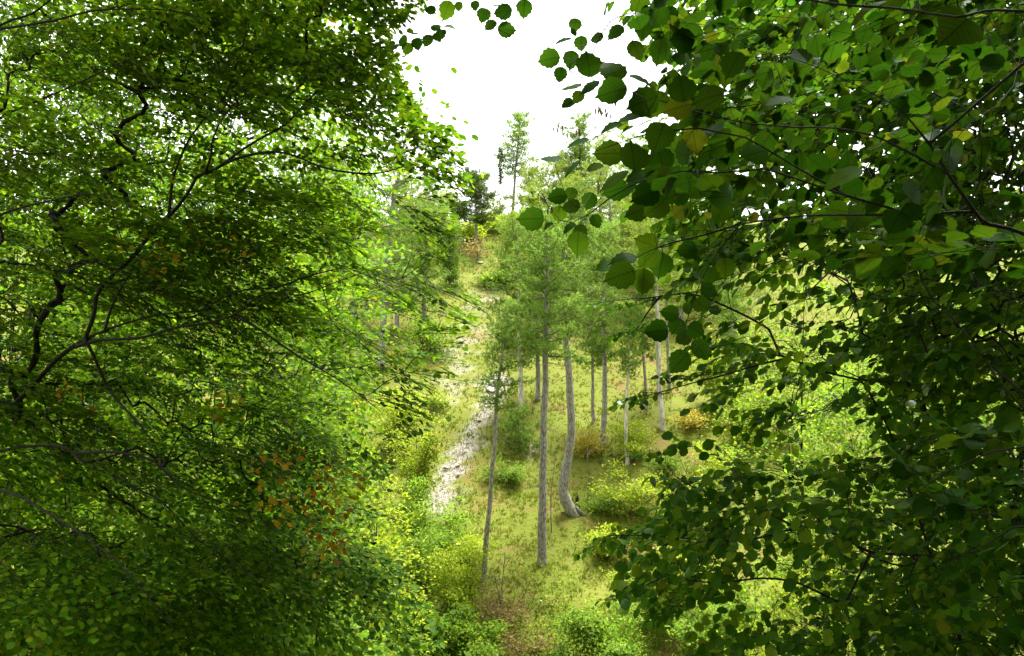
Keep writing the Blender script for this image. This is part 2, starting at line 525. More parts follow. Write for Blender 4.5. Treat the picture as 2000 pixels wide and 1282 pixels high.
def pine(name, label, trunk_px, wpx, top, bot, hw, mat='needle', bark='bark_pine', dens=1.0, dead=0, group='pines on the hillside',
         depth=None, shape='round', flare=1.25, cat='pine tree', seed=None, open_=.0, nl=.125):
    """trunk_px: pixels from the foot up; top/bot: pixel rows of the crown; hw: its half width in pixels"""
    g = ground(*trunk_px[0])
    d = g[1] if depth is None else depth
    pts = np.array([at(px, py, d) for px, py in trunk_px])
    if depth is not None:
        pts[0, 2] = H(pts[0, 0], d)
    s = d / F
    base = pts[0].copy()
    pts[0, 2] -= .15
    n = 40
    path = smooth_path(pts, n)
    t = np.linspace(0, 1, n)
    r0 = wpx * s * .5
    R = r0 * (1 - .62 * t - .30 * np.clip((t - .75) / .25, 0, 1)) * (1 + (flare - 1) * np.exp(-t * 28))
    path += np.stack([wob(path, 1.6, px_ := wpx), wob(path, 1.3, wpx + 3), np.zeros(n)], -1) * .02
    root = thing(name, label, cat, base, group)
    R = R * (1 + .09 * wob(path, 5.0, wpx) + .05 * wob(path, 13.0, 1.0))
    tm = MB(); tubes(tm, path, R, 12)
    tr = tm.build('trunk', M[bark], root, smooth=True)
    ztop = CAM[2] - (top - 641) * s; zbot = CAM[2] - (bot - 641) * s; W = hw * s * 1.12
    h = max(ztop - zbot, .3)
    if ztop > path[-1, 2] + .02:       # leader
        ext = np.array([path[-1], path[-1] + [0, 0, (ztop - path[-1, 2]) * .5], [path[-1, 0], path[-1, 1], ztop]])
        path = np.vstack([path, ext[1:]]); R = np.append(R, [R[-1] * .6, R[-1] * .3])
    nb = int(np.clip(h * 8, 12, 46) * (1 - .4 * open_))
    br, nd = MB(), MB()
    TP, TA = [], []
    for k in range(nb):
        u = (k + rng.random()) / nb
        z = zbot + u * h * .96
        c = np.array([np.interp(z, path[:, 2], path[:, 0]), np.interp(z, path[:, 2], path[:, 1]), z])
        prof = {'round': .30 + .70 * math.sin(math.pi * (.20 + .74 * u)), 'cone': (1 - u) ** .8 * (.8 + .2 * min(u * 5, 1)), 'flat': .55 + .45 * math.sin(math.pi * min(u * 1.1, 1))}[shape]
        ln = max(W * prof * rng.uniform(.45, 1.12), .12)
        az = k * 2.399 + rng.normal(0, .6)
        dr = np.array([math.cos(az), math.sin(az), 0])
        lift = rng.uniform(-.22, .22) + .45 * u ** 2
        m_ = 5
        tt = np.linspace(0, 1, m_)[:, None]
        P = c + dr * ln * tt + UP * ln * (lift * tt + .16 * tt ** 2) + wob(c + tt * 3, 2.0, k)[:, None] * .10 * tt * ln
        rb = np.interp(z, path[:, 2], R) * .34 + .006
        tubes(br, P, np.linspace(rb, .004, m_), 4)
        side = np.cross(dr, UP)
        for q in range(int(4.2 + 4.8 * ln + rng.random())):
            v = rng.uniform(.12, 1.0) if q else 1.0
            p = np.array([np.interp(v, tt[:, 0], P[:, i]) for i in range(3)])
            off = side * rng.normal(0, .20 * ln + .06) * (1.25 - v) + UP * rng.uniform(-.04, .14)
            e = p + off
            if q % 2:
                tubes(br, np.array([p, e]), np.array([.008, .003]), 3)
            cr = (rng.uniform(.065, .12) + .025 * ln) * (1.35 if d > 45 else 1)
            nt = max(2, int(rng.uniform(3.2, 7) * dens))
            o_ = jit(nt, 1) * np.array([cr, cr, cr * .62])
            TP.extend(e + o_); TA.extend(nrm(o_) * .55 + dr * .35 + UP * .55)
    for k in range(int(nb * 5 * min(dens, 1.2))):
        z = zbot + h * (.02 + .96 * rng.random())
        rr = W * .42 * rng.random() ** .6
        aa = rng.uniform(0, 6.28)
        p = np.array([np.interp(z, path[:, 2], path[:, 0]) + math.cos(aa) * rr, np.interp(z, path[:, 2], path[:, 1]) + math.sin(aa) * rr, z])
        TP.extend(p + jit(2, .05)); TA.extend([np.array([math.cos(aa), math.sin(aa), .6])] * 2)
    TP = np.array(TP); TA = nrm(np.array(TA))
    far = d > 45
    needles(nd, TP, TA, np.full(len(TP), nl * (1.5 if far else 1)), 5 if far else 7, .046 if far else .031)
    br.build('branches', M['bark_twig'], root, smooth=True, kind='stuff')
    nd.build('crown', M[mat], root, kind='stuff')
    zlow = path[0, 2]
    for k in range(dead):
        f = rng.uniform(.2, .95)
        z = zlow + (zbot + .3 * h * .3 - zlow) * f
        c = np.array([np.interp(z, path[:, 2], path[:, i]) for i in range(3)])
        az = rng.choice([0, math.pi]) + rng.normal(0, .6)
        dr = np.array([math.cos(az), math.sin(az), rng.uniform(-.35, .25)])
        ln = rng.uniform(.15, .5) + (.9 * f ** 3 * rng.random())
        tt = np.linspace(0, 1, 6)[:, None]
        P = c + dr * ln * tt - UP * ln * .25 * tt ** 2 + jit(6, .012) * tt
        dm = MB(); tubes(dm, P, np.linspace(.016, .004, 6), 5)
        if ln > .5:
            q = P[3]; tubes(dm, np.array([q, q + dr * .15 + UP * .08, q + dr * .25 + UP * .2 + jit(1, .05)[0]]), np.array([.006, .005, .002]), 4)
        dm.build('dead_branch', M['bark_twig'], root, smooth=True)
    return root


pine('pine_tree', 'slender straight grey pine standing free in the middle of the grassy slope',
     [(1058, 1103), (1060, 950), (1063, 800), (1066, 680), (1068, 560), (1066, 430)], 17, 405, 700, 98, dead=9, dens=1.15)
curved = pine('pine_tree', 'tall pine whose trunk bends in an S curve just above its roots',
     [(1124, 1004), (1108, 984), (1100, 958), (1103, 925), (1111, 888), (1115, 840), (1114, 770), (1108, 700), (1103, 640), (1101, 520), (1100, 390)], 22, 365, 660, 92, dead=9, flare=1.15)
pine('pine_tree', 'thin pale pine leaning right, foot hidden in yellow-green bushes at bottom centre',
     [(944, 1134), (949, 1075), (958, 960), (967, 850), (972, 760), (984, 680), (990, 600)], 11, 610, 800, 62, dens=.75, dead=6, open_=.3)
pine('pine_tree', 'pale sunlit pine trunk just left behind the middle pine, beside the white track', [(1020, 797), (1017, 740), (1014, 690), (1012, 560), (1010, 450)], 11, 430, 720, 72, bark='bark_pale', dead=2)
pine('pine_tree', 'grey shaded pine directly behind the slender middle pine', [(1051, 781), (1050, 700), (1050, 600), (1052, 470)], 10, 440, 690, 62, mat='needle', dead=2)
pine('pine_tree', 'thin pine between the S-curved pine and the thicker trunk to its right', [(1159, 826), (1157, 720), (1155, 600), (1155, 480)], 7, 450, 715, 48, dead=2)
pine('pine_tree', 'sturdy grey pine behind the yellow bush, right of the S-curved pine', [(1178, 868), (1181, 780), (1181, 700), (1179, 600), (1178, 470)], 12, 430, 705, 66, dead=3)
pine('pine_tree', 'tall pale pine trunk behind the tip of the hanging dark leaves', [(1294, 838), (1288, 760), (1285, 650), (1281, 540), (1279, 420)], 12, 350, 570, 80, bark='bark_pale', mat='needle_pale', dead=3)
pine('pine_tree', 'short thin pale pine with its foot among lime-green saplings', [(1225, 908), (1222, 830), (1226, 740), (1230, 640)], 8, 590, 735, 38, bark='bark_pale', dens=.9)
pine('pine_tree', 'thin far pine half hidden left of the tall pale trunk', [(1264, 800), (1256, 690), (1251, 560)], 7, 470, 700, 48)
pine('pine_tree', 'thin far pine just right of the tall pale trunk', [(1308, 762), (1303, 650), (1300, 520)], 7, 400, 590, 52, mat='needle_pale')
pine('pine_tree', 'small pine seen behind the lime-green bushes right of the clearing', [(1432, 862), (1428, 770), (1425, 640)], 8, 560, 740, 45)
pine('pine_tree', 'tall sparse pine on the hilltop standing alone against the white sky', [(1000, 402), (1006, 340), (1011, 290), (1015, 240)], 6, 218, 345, 46, dens=1.1, open_=.15, bark='bark_pine', depth=62, mat='needle')
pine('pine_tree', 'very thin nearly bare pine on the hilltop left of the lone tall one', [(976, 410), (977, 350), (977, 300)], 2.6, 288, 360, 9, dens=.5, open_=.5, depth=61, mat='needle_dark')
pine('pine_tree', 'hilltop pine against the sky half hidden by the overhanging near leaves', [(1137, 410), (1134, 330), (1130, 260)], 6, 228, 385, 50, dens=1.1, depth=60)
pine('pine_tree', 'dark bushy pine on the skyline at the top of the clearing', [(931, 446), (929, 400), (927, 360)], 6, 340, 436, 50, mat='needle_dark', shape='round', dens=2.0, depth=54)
pine('pine_tree', 'tall pine rising behind the right edge of the left-hand tree', [(744, 770), (748, 640), (765, 420), (800, 230)], 16, 176, 600, 88, mat='needle', depth=36)
pine('pine_tree', 'young bright pine with a pointed top above the middle pines', [(1042, 640), (1042, 520), (1041, 400)], 7, 362, 600, 64, mat='needle_pale', shape='cone', dens=1.2)
pine('pine_tree', 'broad pale green pine below the skyline behind the hanging leaf tips', [(1196, 610), (1192, 480), (1190, 370)], 11, 320, 570, 105, mat='needle_pale', dens=1.1)
pine('pine_tree', 'bluish pine left of the stony track above the lime saplings', [(826, 640), (830, 540), (832, 430)], 9, 395, 610, 64)
pine('pine_tree', 'pine deep behind the left-hand tree showing through its leaves', [(690, 640), (690, 480), (688, 300)], 12, 225, 520, 76, depth=40)
pine('pine_tree', 'pale pine behind the hazel leaves in the upper right', [(1390, 640), (1388, 480), (1385, 340)], 11, 290, 600, 90, mat='needle_pale', depth=44)
pine('pine_tree', 'low pale young pine right of the track at the top of the clearing', [(1000, 540), (1000, 490), (1000, 440)], 6, 415, 540, 62, mat='needle_pale', shape='cone', dens=1.2)
pine('pine_tree', 'small bluish pine left of the track at the top of the clearing', [(878, 560), (878, 500), (878, 460)], 6, 440, 560, 40, mat='needle', shape='cone')
pine('pine_tree', 'round-topped pale pine on the skyline right of the lone tall one', [(1070, 480), (1070, 420), (1072, 370)], 8, 318, 470, 66, mat='needle_pale', depth=56)
pine('dwarf_pine', 'low spreading dark green pine bush behind the middle pine trunk', [(1014, 880), (1012, 855), (1010, 830)], 6, 806, 878, 68, shape='flat', dens=1.5, group=None, cat='pine bush')

UPPER = [(640, 620, 330, 70, 0), (716, 610, 400, 66, 1), (775, 640, 430, 62, 0), (812, 560, 385, 52, 1), (862, 505, 400, 40, 0), (1082, 590, 440, 62, 1), (1130, 600, 400, 66, 0), (1128, 520, 350, 56, 1),
         (1240, 620, 400, 72, 1), (1232, 540, 340, 60, 0), (1330, 640, 420, 74, 1), (1310, 540, 320, 66, 1), (1430, 660, 430, 76, 0), (1420, 560, 340, 66, 1)]
ORD = 'first second third fourth fifth sixth seventh eighth ninth tenth eleventh twelfth thirteenth fourteenth fifteenth sixteenth seventeenth eighteenth'.split()
for k, (px, py, tp, hw, pale) in enumerate(sorted(UPPER)):
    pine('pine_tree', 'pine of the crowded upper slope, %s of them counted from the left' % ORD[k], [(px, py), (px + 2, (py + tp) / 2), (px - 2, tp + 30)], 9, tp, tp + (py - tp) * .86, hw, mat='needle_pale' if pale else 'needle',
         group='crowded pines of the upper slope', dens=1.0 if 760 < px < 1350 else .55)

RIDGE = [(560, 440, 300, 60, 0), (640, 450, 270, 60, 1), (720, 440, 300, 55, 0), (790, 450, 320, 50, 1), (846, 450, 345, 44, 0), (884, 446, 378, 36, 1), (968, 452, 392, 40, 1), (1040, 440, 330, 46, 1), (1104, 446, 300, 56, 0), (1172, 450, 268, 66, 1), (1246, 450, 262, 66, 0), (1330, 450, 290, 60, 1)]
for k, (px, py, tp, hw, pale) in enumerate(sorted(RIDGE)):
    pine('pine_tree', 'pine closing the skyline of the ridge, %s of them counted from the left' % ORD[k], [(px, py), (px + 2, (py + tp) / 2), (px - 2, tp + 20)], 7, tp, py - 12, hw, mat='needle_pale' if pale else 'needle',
         group='pines along the ridge', dens=1.0 if 760 < px < 1350 else .55, depth=58 + 5 * rng.random())

# flare of roots and peeled wood at the foot of the curved pine
cb = np.array(curved.location)
for az, ln in ((-.25, .50), (.5, .32), (-2.7, .22)):
    rm = MB(); tt = np.linspace(0, 1, 7)[:, None]
    e = np.array([math.cos(az), math.sin(az) * .8, 0])
    P = cb + np.array([-.03, 0, .20]) + e * ln * tt
    P[:, 2] = np.maximum(cb[2] + .22 - .32 * tt[:, 0] ** .8, H(P[:, 0], P[:, 1]) - .02)
    tubes(rm, P, np.linspace(.10, .03, 7), 8)
    rm.build('root', M['bark_pine'], curved, smooth=True)
sg = ground(1128, 993)
st = MB()
tubes(st, np.array([sg + [0, 0, -.1], sg + [.01, 0, .12], sg + [-.03, 0, .22], sg + [-.01, 0, .34], sg + [.015, 0, .41]]), np.array([.10, .075, .05, .055, .012]), 8)
o = st.build('burnt_stump', M['char'], smooth=True); tag(o, 'small charred black stump beside the foot of the S-curved pine', 'stump')

MORE = 1.6
# ------------------------------------------------------------------ shrubs, saplings and the trees in the middle distance
def bush(name, label, base, ztop, W, nleaf, size, mat, cat, group=None, stems=5, bark='bark_twig', zlow=None, plate=.30, trunk=None, clump=14, wood_r=.012, gaps=.0, shape=LEAF4, depthw=None, ragged=True):
    base = np.asarray(base, float)
    h = ztop - base[2]
    zl = base[2] + .12 * h if zlow is None else zlow
    nleaf = int(nleaf * MORE)
    nc = max(6, nleaf // clump)
    dw = W if depthw is None else depthw
    C = []
    shoots = []
    if ragged and (not trunk or W < 1.6):
        for k in range(max(9, stems)):
            aa = rng.uniform(0, 6.28); rr = math.sqrt(rng.random())
            e = np.array([base[0] + math.cos(aa) * rr * W, base[1] + math.sin(aa) * rr * dw, zl + (ztop - zl) * rng.uniform(.45, 1.0) * (1 - .45 * rr ** 2)])
            shoots.append(smooth_path(np.array([base + [rng.normal(0, .06), rng.normal(0, .06), -.05], base + (e - base) * [.35, .35, .5] + jit(1, .05 * W)[0], e]), 10))
        per = nc // len(shoots) + 1
        for P in shoots:
            t_ = rng.uniform(.18, 1.0, per) ** .8
            p = np.stack([np.interp(t_, np.linspace(0, 1, 10), P[:, i]) for i in range(3)], -1)
            C.extend(p + jit(per, 1) * np.array([.17 * W, .17 * dw, .07 * h]) * (1.25 - t_)[:, None])
    while len(C) < nc:
        q = rng.uniform(-1, 1, (nc * 3, 3))
        rr = np.linalg.norm(q, axis=1)
        q = q[(rr < 1) & (rng.random(len(q)) < rr ** .7 + .12)]
        taper = 1 - .45 * np.clip(q[:, 2], 0, 1)
        p = np.stack([base[0] + q[:, 0] * W * taper, base[1] + q[:, 1] * dw * taper, (zl + ztop) / 2 + q[:, 2] * (ztop - zl) / 2], -1)
        if gaps:
            p = p[wob(p, 2.2 / max(W, .4), base[0]) > -1 + gaps]
        C.extend(p)
    C = np.array(C)[rng.permutation(len(C))[:nc]]
    root = thing(name, label, cat, base, group)
    wood = MB()
    sk = []
    for P in shoots:
        sk.append(P); tubes(wood, P, np.linspace(wood_r, .003, 10), 4)
    for k in range(0 if shoots else stems):
        e = C[rng.integers(nc)]
        q = np.array([base + [rng.normal(0, .05), rng.normal(0, .05), -.05], base + (e - base) * [.25, .25, .45], e])
        P = smooth_path(q, 8); sk.append(P)
        tubes(wood, P, np.linspace(wood_r, .003, 8), 5)
    if trunk:
        P = smooth_path(np.array([base - [0, 0, .2], base + [trunk * .5, 0, h * .3], base + [-trunk, 0, h * .62], base + [0, 0, h * .92]]), 16)
        tm = MB(); tubes(tm, P, np.linspace(trunk, trunk * .12, 16), 9); tm.build('trunk', M[bark], root, smooth=True); sk.append(P[4:])
    SK = np.vstack(sk)
    near = np.array([SK[(np.linalg.norm(SK - c, axis=1) + .4 * np.maximum(SK[:, 2] - c[2], 0)).argmin()] for c in C])
    kw_ = rng.random(nc) < (.45 if nc > 500 else .5)
    near, Cw = near[kw_], C[kw_]
    mid = (near + Cw) / 2 + UP * .05 * h / 3
    tubes(wood, np.stack([near, mid, Cw], 1), np.tile(np.array([wood_r * .45, wood_r * .3, .002]), (len(Cw), 1)), 3)
    wood.build('stems' if not trunk else 'branches', M[bark], root, smooth=True, kind='stuff')
    lm = MB()
    k = nc * clump
    out = nrm((C - [base[0], base[1], zl]) * [1, 1, .35])
    cr = max(size * 1.9, .30 * W / math.sqrt(nc / 30.0))
    Pq = np.repeat(C, clump, 0) + jit(k, 1) * np.array([cr, cr, cr * plate])
    D = nrm(np.repeat(out, clump, 0) + jit(k, .7) - UP * .25)
    N = UP + jit(k, .42) + np.repeat(out, clump, 0) * .35
    leaves(lm, Pq, D, N, size * rng.uniform(.65, 1.2, k), shape)
    lm.build('crown', M[mat], root, kind='stuff')
    return root


def bush_px(name, label, bpx, top, hw, nleaf, size, mat, cat='shrub', **kw):
    g = ground(*bpx); s = g[1] / F
    return bush(name, label, g, CAM[2] - (top - 641) * s, hw * s * 1.2, nleaf, size * 1.22, mat, cat, **kw)


bush_px('sapling', 'tall lime-green sapling left of the white track', (815, 1010), 768, 56, 3000, .085, 'lime', 'sapling', stems=3, trunk=.03, gaps=.5)
bush_px('sapling', 'lime-green sapling at the left rim of the track, above the tallest sapling', (772, 880), 700, 54, 2400, .09, 'lime', 'sapling', stems=3, gaps=.5)
bush_px('shrub', 'low yellow-green herbs beside the stony bend of the track', (846, 800), 752, 26, 500, .08, 'lime', group=None, gaps=.3)
bush_px('shrub', 'mid-green thicket under the tall lime sapling', (795, 1160), 900, 86, 5200, .075, 'fresh', trunk=.03, gaps=.4)
bush_px('shrub', 'dense green thicket at lower left of the clearing', (740, 1240), 960, 90, 5200, .08, 'fresh', gaps=.3)
bush_px('shrub', 'bright yellow-green shrub hiding the foot of the leaning pale pine', (892, 1215), 1050, 62, 3600, .075, 'lime', gaps=.35)
bush_px('shrub', 'leafy green shrub at the bottom edge left of centre', (905, 1330), 1170, 84, 5200, .075, 'fresh', gaps=.3)
bush_px('shrub', 'bright lime shrub low at the right rim of the left-hand tree', (715, 1330), 1060, 90, 5200, .085, 'lime', gaps=.3)
bush_px('shrub', 'deeper green shrub at the bottom edge under the left-hand tree', (800, 1330), 1130, 86, 4800, .075, 'green', gaps=.3)
bush_px('sapling', 'small lime sapling around the short thin pale pine', (1236, 902), 806, 38, 1300, .085, 'lime', 'sapling', stems=3, gaps=.55)
bush_px('shrub', 'lime shrub below the short thin pale pine', (1235, 1010), 885, 62, 1500, .085, 'lime', gaps=.6)
bush_px('shrub', 'golden yellow bush right of the S-curved pine', (1150, 895), 815, 30, 1200, .07, 'yellow', gaps=.5)
bush_px('shrub', 'light green bush right of the middle, behind the low dark hazel tips', (1300, 1210), 1035, 84, 4600, .08, 'lime', gaps=.5)
bush_px('shrub', 'pale green leafy shrub at the bottom edge right of centre', (1195, 1310), 1130, 92, 4600, .075, 'fresh', gaps=.45)
bush_px('shrub', 'small pale green shrub at the bottom edge in the centre', (1085, 1350), 1215, 62, 2200, .07, 'fresh', gaps=.5)
bush_px('shrub', 'green shrub at the bottom edge under the hazel', (1400, 1330), 1120, 92, 4200, .08, 'fresh', gaps=.4)
bush_px('shrub', 'lime bush at the right end of the clearing, lowest of three', (1450, 880), 735, 60, 2400, .095, 'lime', gaps=.4)
bush_px('shrub', 'lime bush at the right end of the clearing, nearest the pale trunks', (1392, 800), 640, 46, 1900, .095, 'lime', gaps=.4)
bush_px('shrub', 'lime bush at the right end of the clearing, farthest into the hazel', (1520, 860), 690, 62, 2400, .095, 'lime', gaps=.3)
bush_px('shrub', 'low rounded green juniper on the slope below the dwarf pine', (990, 938), 900, 38, 1500, .06, 'fresh', plate=.8, gaps=.2)
bush_px('shrub', 'russet thicket of dry stems in front of the leaning pale pine', (985, 1235), 1115, 58, 900, .06, 'russet', stems=20, gaps=.6)
bush_px('shrub', 'russet dry shrub at the bottom edge in the centre', (1035, 1320), 1215, 62, 900, .06, 'russet', stems=16, gaps=.5)
bush_px('shrub', 'small russet shrub above the low dark hazel tips', (1238, 1105), 1040, 34, 700, .06, 'russet', stems=12, gaps=.5)
bush_px('shrub', 'golden brown scrub below the dark skyline pine', (934, 508), 462, 34, 350, .12, 'russet', gaps=.4)
bush_px('shrub', 'low yellowish scrub between the pale trunks and the right-hand bushes', (1345, 840), 785, 34, 900, .08, 'yellow', gaps=.5)
bush_px('shrub', 'low green scrub left of the upper scree', (855, 690), 600, 45, 1300, .10, 'fresh', gaps=.4)
bush_px('shrub', 'low green scrub behind the bare saplings by the S-curved pine', (1175, 1000), 955, 34, 900, .07, 'fresh', gaps=.3)


for (bx, by, tp, hw, mt, lab) in [(885, 466, 418, 40, 'fresh', 'green scrub on the crest just left of the dark skyline pine'), (962, 452, 405, 36, 'lime', 'pale scrub on the crest just right of the dark skyline pine'), (1006, 462, 410, 42, 'fresh', 'green scrub on the crest at the foot of the lone tall pine'),
                               (925, 470, 432, 30, 'lime', 'low yellow-green scrub in front of the dark skyline pine'), (842, 500, 440, 44, 'fresh', 'green scrub high on the slope left of the track'), (968, 560, 515, 30, 'fresh', 'low green scrub at the right rim of the upper scree')]:
    bush_px('shrub', lab, (bx, by), tp, hw, 900, .16, mt, 'shrub')


for (bx, by, tp, hw, mt, lab) in [(1335, 1030, 905, 50, 'lime', 'feathery lime sapling behind the leaf tips of the low hazel branch'), (1392, 960, 845, 48, 'lime', 'feathery lime sapling right of the short thin pale pine'), (1290, 945, 872, 30, 'fresh', 'small fresh green sapling just right of the short thin pale pine'),
                               (1190, 1090, 1020, 40, 'lime', 'small feathery lime sapling right below the S-curved pine'), (918, 1110, 1015, 44, 'lime', 'feathery lime sapling just left of the leaning pale pine'), (872, 1075, 950, 50, 'fresh', 'fresh green sapling below the lower end of the track')]:
    bush_px('sapling', lab, (bx, by), tp, hw, 1100, .075, mt, 'sapling')


def bare_sapling(label, bpx, pts, group=None):
    g = ground(*bpx); d = g[1]
    root = thing('bare_sapling', label, 'sapling', g, group)
    P = smooth_path(np.array([g - [0, 0, .05]] + [at(x, y, d) for x, y in pts]), 20)
    mb = MB(); tubes(mb, P, np.linspace(.022, .004, 20), 5); mb.build('trunk', M['bark_twig'], root, smooth=True)
    for k in range(8):
        i = rng.integers(5, 18); e = P[i] + np.array([rng.normal(0, .35), rng.normal(0, .2), rng.uniform(.15, .5)])
        q = smooth_path(np.array([P[i], (P[i] + e) / 2 + jit(1, .04)[0], e]), 6)
        bm = MB(); tubes(bm, q, np.linspace(.009, .002, 6), 4); bm.build('branch', M['bark_twig'], root, smooth=True)


bare_sapling('thin bare sapling between the middle pine and the S-curved pine', (1077, 1040), [(1076, 980), (1080, 930), (1090, 865)])
bare_sapling('bare twiggy sapling right of the S-curved pine below the golden bush', (1148, 985), [(1149, 930), (1147, 880), (1150, 845)])
bare_sapling('dead grey stem standing in the russet thicket', (978, 1200), [(980, 1150), (984, 1110), (986, 1078)])
bare_sapling('dead forked dark stem low in the russet thicket', (978, 1225), [(976, 1170), (968, 1135), (966, 1128)])

MORE = 1.0
# broadleaf trees beyond the near ones
def back_tree(label, x, y, ztop, zlow, W, nleaf, size, mat, group=None, gaps=.2, trunk=.09):
    return bush('broadleaf_tree', label, (x, y, float(H(x, y))), ztop, W, nleaf, size, mat, 'tree', group, stems=8, bark='bark_dark', zlow=zlow, trunk=trunk, clump=18, wood_r=.035, gaps=gaps)


back_tree('sunlit green tree behind the middle of the left-hand tree', -5.2, 13.5, 13.5, 2.2, 2.9, 26000, .11, 'green')
back_tree('green tree behind the far left edge', -9.6, 13.2, 15.5, 2.0, 3.4, 26000, .12, 'green')
back_tree('brighter green tree behind the lower right of the left-hand tree', -4.0, 16.5, 8.8, 1.0, 2.2, 16000, .10, 'lime')
back_tree('tall green tree behind the top of the left-hand tree', -6.6, 18.5, 20.5, 5.0, 3.8, 36000, .15, 'green', gaps=.25)
back_tree('tall green tree behind the top left corner', -10.6, 16.5, 20.0, 5.0, 3.2, 28000, .15, 'green', gaps=.25)
back_tree('yellow-green tree behind the hazel at the right', 7.6, 15.0, 10.8, .8, 3.0, 20000, .095, 'fresh')
back_tree('green tree behind the hazel in the far right corner', 10.2, 13.5, 15.5, 3.0, 3.0, 17000, .10, 'green', gaps=.35)
bush('shrub', 'dark green undergrowth in the hollow behind the lower left', (-7.6, 11.8, float(H(-7.6, 11.8))), 8.6, 3.8, 15000, .13, 'green', 'shrub', stems=14, bark='bark_dark', clump=18, depthw=1.4, ragged=False)
bush('shrub', 'green undergrowth in the hollow below the big left-hand tree', (-4.3, 12.6, float(H(-4.3, 12.6))), 8.0, 2.4, 11000, .12, 'green', 'shrub', stems=12, bark='bark_dark', clump=18, depthw=1.3, ragged=False)
back_tree('slim fresh green tree standing behind the middle of the hazel', 6.6, 18.0, 11.5, 3.5, 1.9, 9000, .10, 'fresh', gaps=.4, trunk=.06)
back_tree('fresh green tree behind the hazel, right of the pale trunks', 9.6, 19.5, 14.0, 4.5, 2.2, 10000, .11, 'fresh', gaps=.4, trunk=.06)
back_tree('bright bush-like tree behind the lower hazel', 5.6, 13.5, 6.6, .6, 2.0, 11000, .085, 'lime')

# the wood on the slope at the photographer's back, which shades the near leaves
for (x, y, zt, zl, W, lab) in [(-7.5, -7.5, 21, 12.5, 5.0, 'tall dark tree of the wood at the back, left of the viewpoint'), (.5, -6.0, 22, 12.8, 5.4, 'tall dark tree of the wood right at the back of the viewpoint'),
                               (7.5, -3.5, 21, 11.5, 5.4, 'tall dark tree of the wood at the back, right of the viewpoint'), (.8, -.6, 20, 13.4, 4.4, 'tall dark tree of the wood arching over the viewpoint'),
                               (8.5, 5.0, 19, 9.5, 4.2, 'dark tree of the wood beyond the right edge of view'), (7.9, 9.0, 20.5, 13.2, 4.6, 'dark tree of the wood overhanging the upper right corner')]:
    bush('broadleaf_tree', lab, (x, y, float(H(x, y))), zt, W, 20000 if y == 9.0 else 5500, .20 if y == 9.0 else .36, 'hornbeam', 'tree', 'trees of the wood at the back of the viewpoint', stems=8, bark='bark_dark', zlow=zl, trunk=.2, clump=18, wood_r=.05)

# ------------------------------------------------------------------ grass, stones
def scatter(n, x0, x1, y0, y1):
    x = rng.uniform(x0, x1, n); y = rng.uniform(y0, y1, n)
    return x, y


gm = MB()
nt_ = 74000
y = 15.5 + 42 * rng.random(nt_) ** 1.5
x = rng.uniform(-.36, .42, nt_) * y
P0 = np.stack([x, y, np.zeros_like(x)], -1)
keep = rng.random(nt_) > scree_mask(x, y) * .96
keep &= rng.random(nt_) < .80 + .5 * wob(P0, 1.1, 6.0) + .5 * wob(P0, 3.1, 1.0)
x, y = x[keep], y[keep]
th = rng.uniform(.06, .20, len(x)) * (1 + .45 * wob(np.stack([x, y, x * 0], -1), .9, 2.0))
bl = 5
x = np.repeat(x, bl) + rng.normal(0, .035, len(x) * bl); y = np.repeat(y, bl) + rng.normal(0, .035, len(y) * bl)
k = len(x)
B = np.stack([x, y, H(x, y) - .01], -1)
hgt = np.repeat(th, bl) * rng.uniform(.6, 1.15, k)
D = nrm(UP + jit(k, .42) + np.array([0, -.22, 0]))
S = nrm(np.cross(D, jit(k, 1))) * (.008 + .00034 * y)[:, None]
gm.add(np.stack([B - S, B + S, B + D * hgt[:, None]], 1).reshape(-1, 3), np.arange(3 * k).reshape(-1, 3))
o = gm.build('grass', M['grass'], kind='stuff'); tag(o, 'short green and straw-coloured grass covering the slope', 'grass')


for key, cnt_, lab in (('fresh', 11000, 'low green herbs over the foot of the slope'), ('lime', 9000, 'low yellow-green herbs over the foot of the slope'), ('russet', 5500, 'dry russet herbs and fallen leaves over the foot of the slope')):
    yy = 15.0 + 9 * rng.random(cnt_) ** 1.3
    xx = rng.uniform(-.26, .34, cnt_) * yy
    Pq = np.stack([xx, yy, H(xx, yy)], -1)
    w_ = wob(Pq, 1.3, 3.0) * {'fresh': 1, 'lime': -1, 'russet': .2}[key] + .5 * wob(Pq, 3.3, 4.0) + np.clip((20.5 - yy) / 5, -.7, .6)
    if key == 'russet':
        w_ += .9 - np.abs(xx - .3) * .9
    q_ = w_ > .1
    Pq = Pq[q_]; kk = len(Pq)
    Pq = np.repeat(Pq, 3, 0) + jit(kk * 3, .05); Pq[:, 2] += rng.uniform(.02, .42 if key != 'russet' else .22, kk * 3)
    hm = MB(); leaves(hm, Pq, nrm(jit(kk * 3, 1) + UP * .3), UP + jit(kk * 3, .5), rng.uniform(.05, .10, kk * 3), LEAF4)
    o = hm.build('herbs', M[key], kind='stuff'); tag(o, lab, 'herbs')


def rock_mesh(name, seed):
    import bmesh
    bm = bmesh.new(); bmesh.ops.create_icosphere(bm, subdivisions=2, radius=1)
    r2 = np.random.default_rng(seed)
    cut = [(nrm(r2.normal(0, 1, 3)), r2.uniform(.45, .85)) for _ in range(9)]
    for v in bm.verts:
        c = np.array(v.co)
        for nn, dd in cut:
            s = c @ nn - dd
            if s > 0:
                c = c - nn * s * .92
        v.co = c * [1, .85, .65]
    me = bpy.data.meshes.new(name); bm.to_mesh(me); bm.free(); me.materials.append(M['stone'])
    return me


rocks = [rock_mesh('rock_shape', s) for s in range(5)]


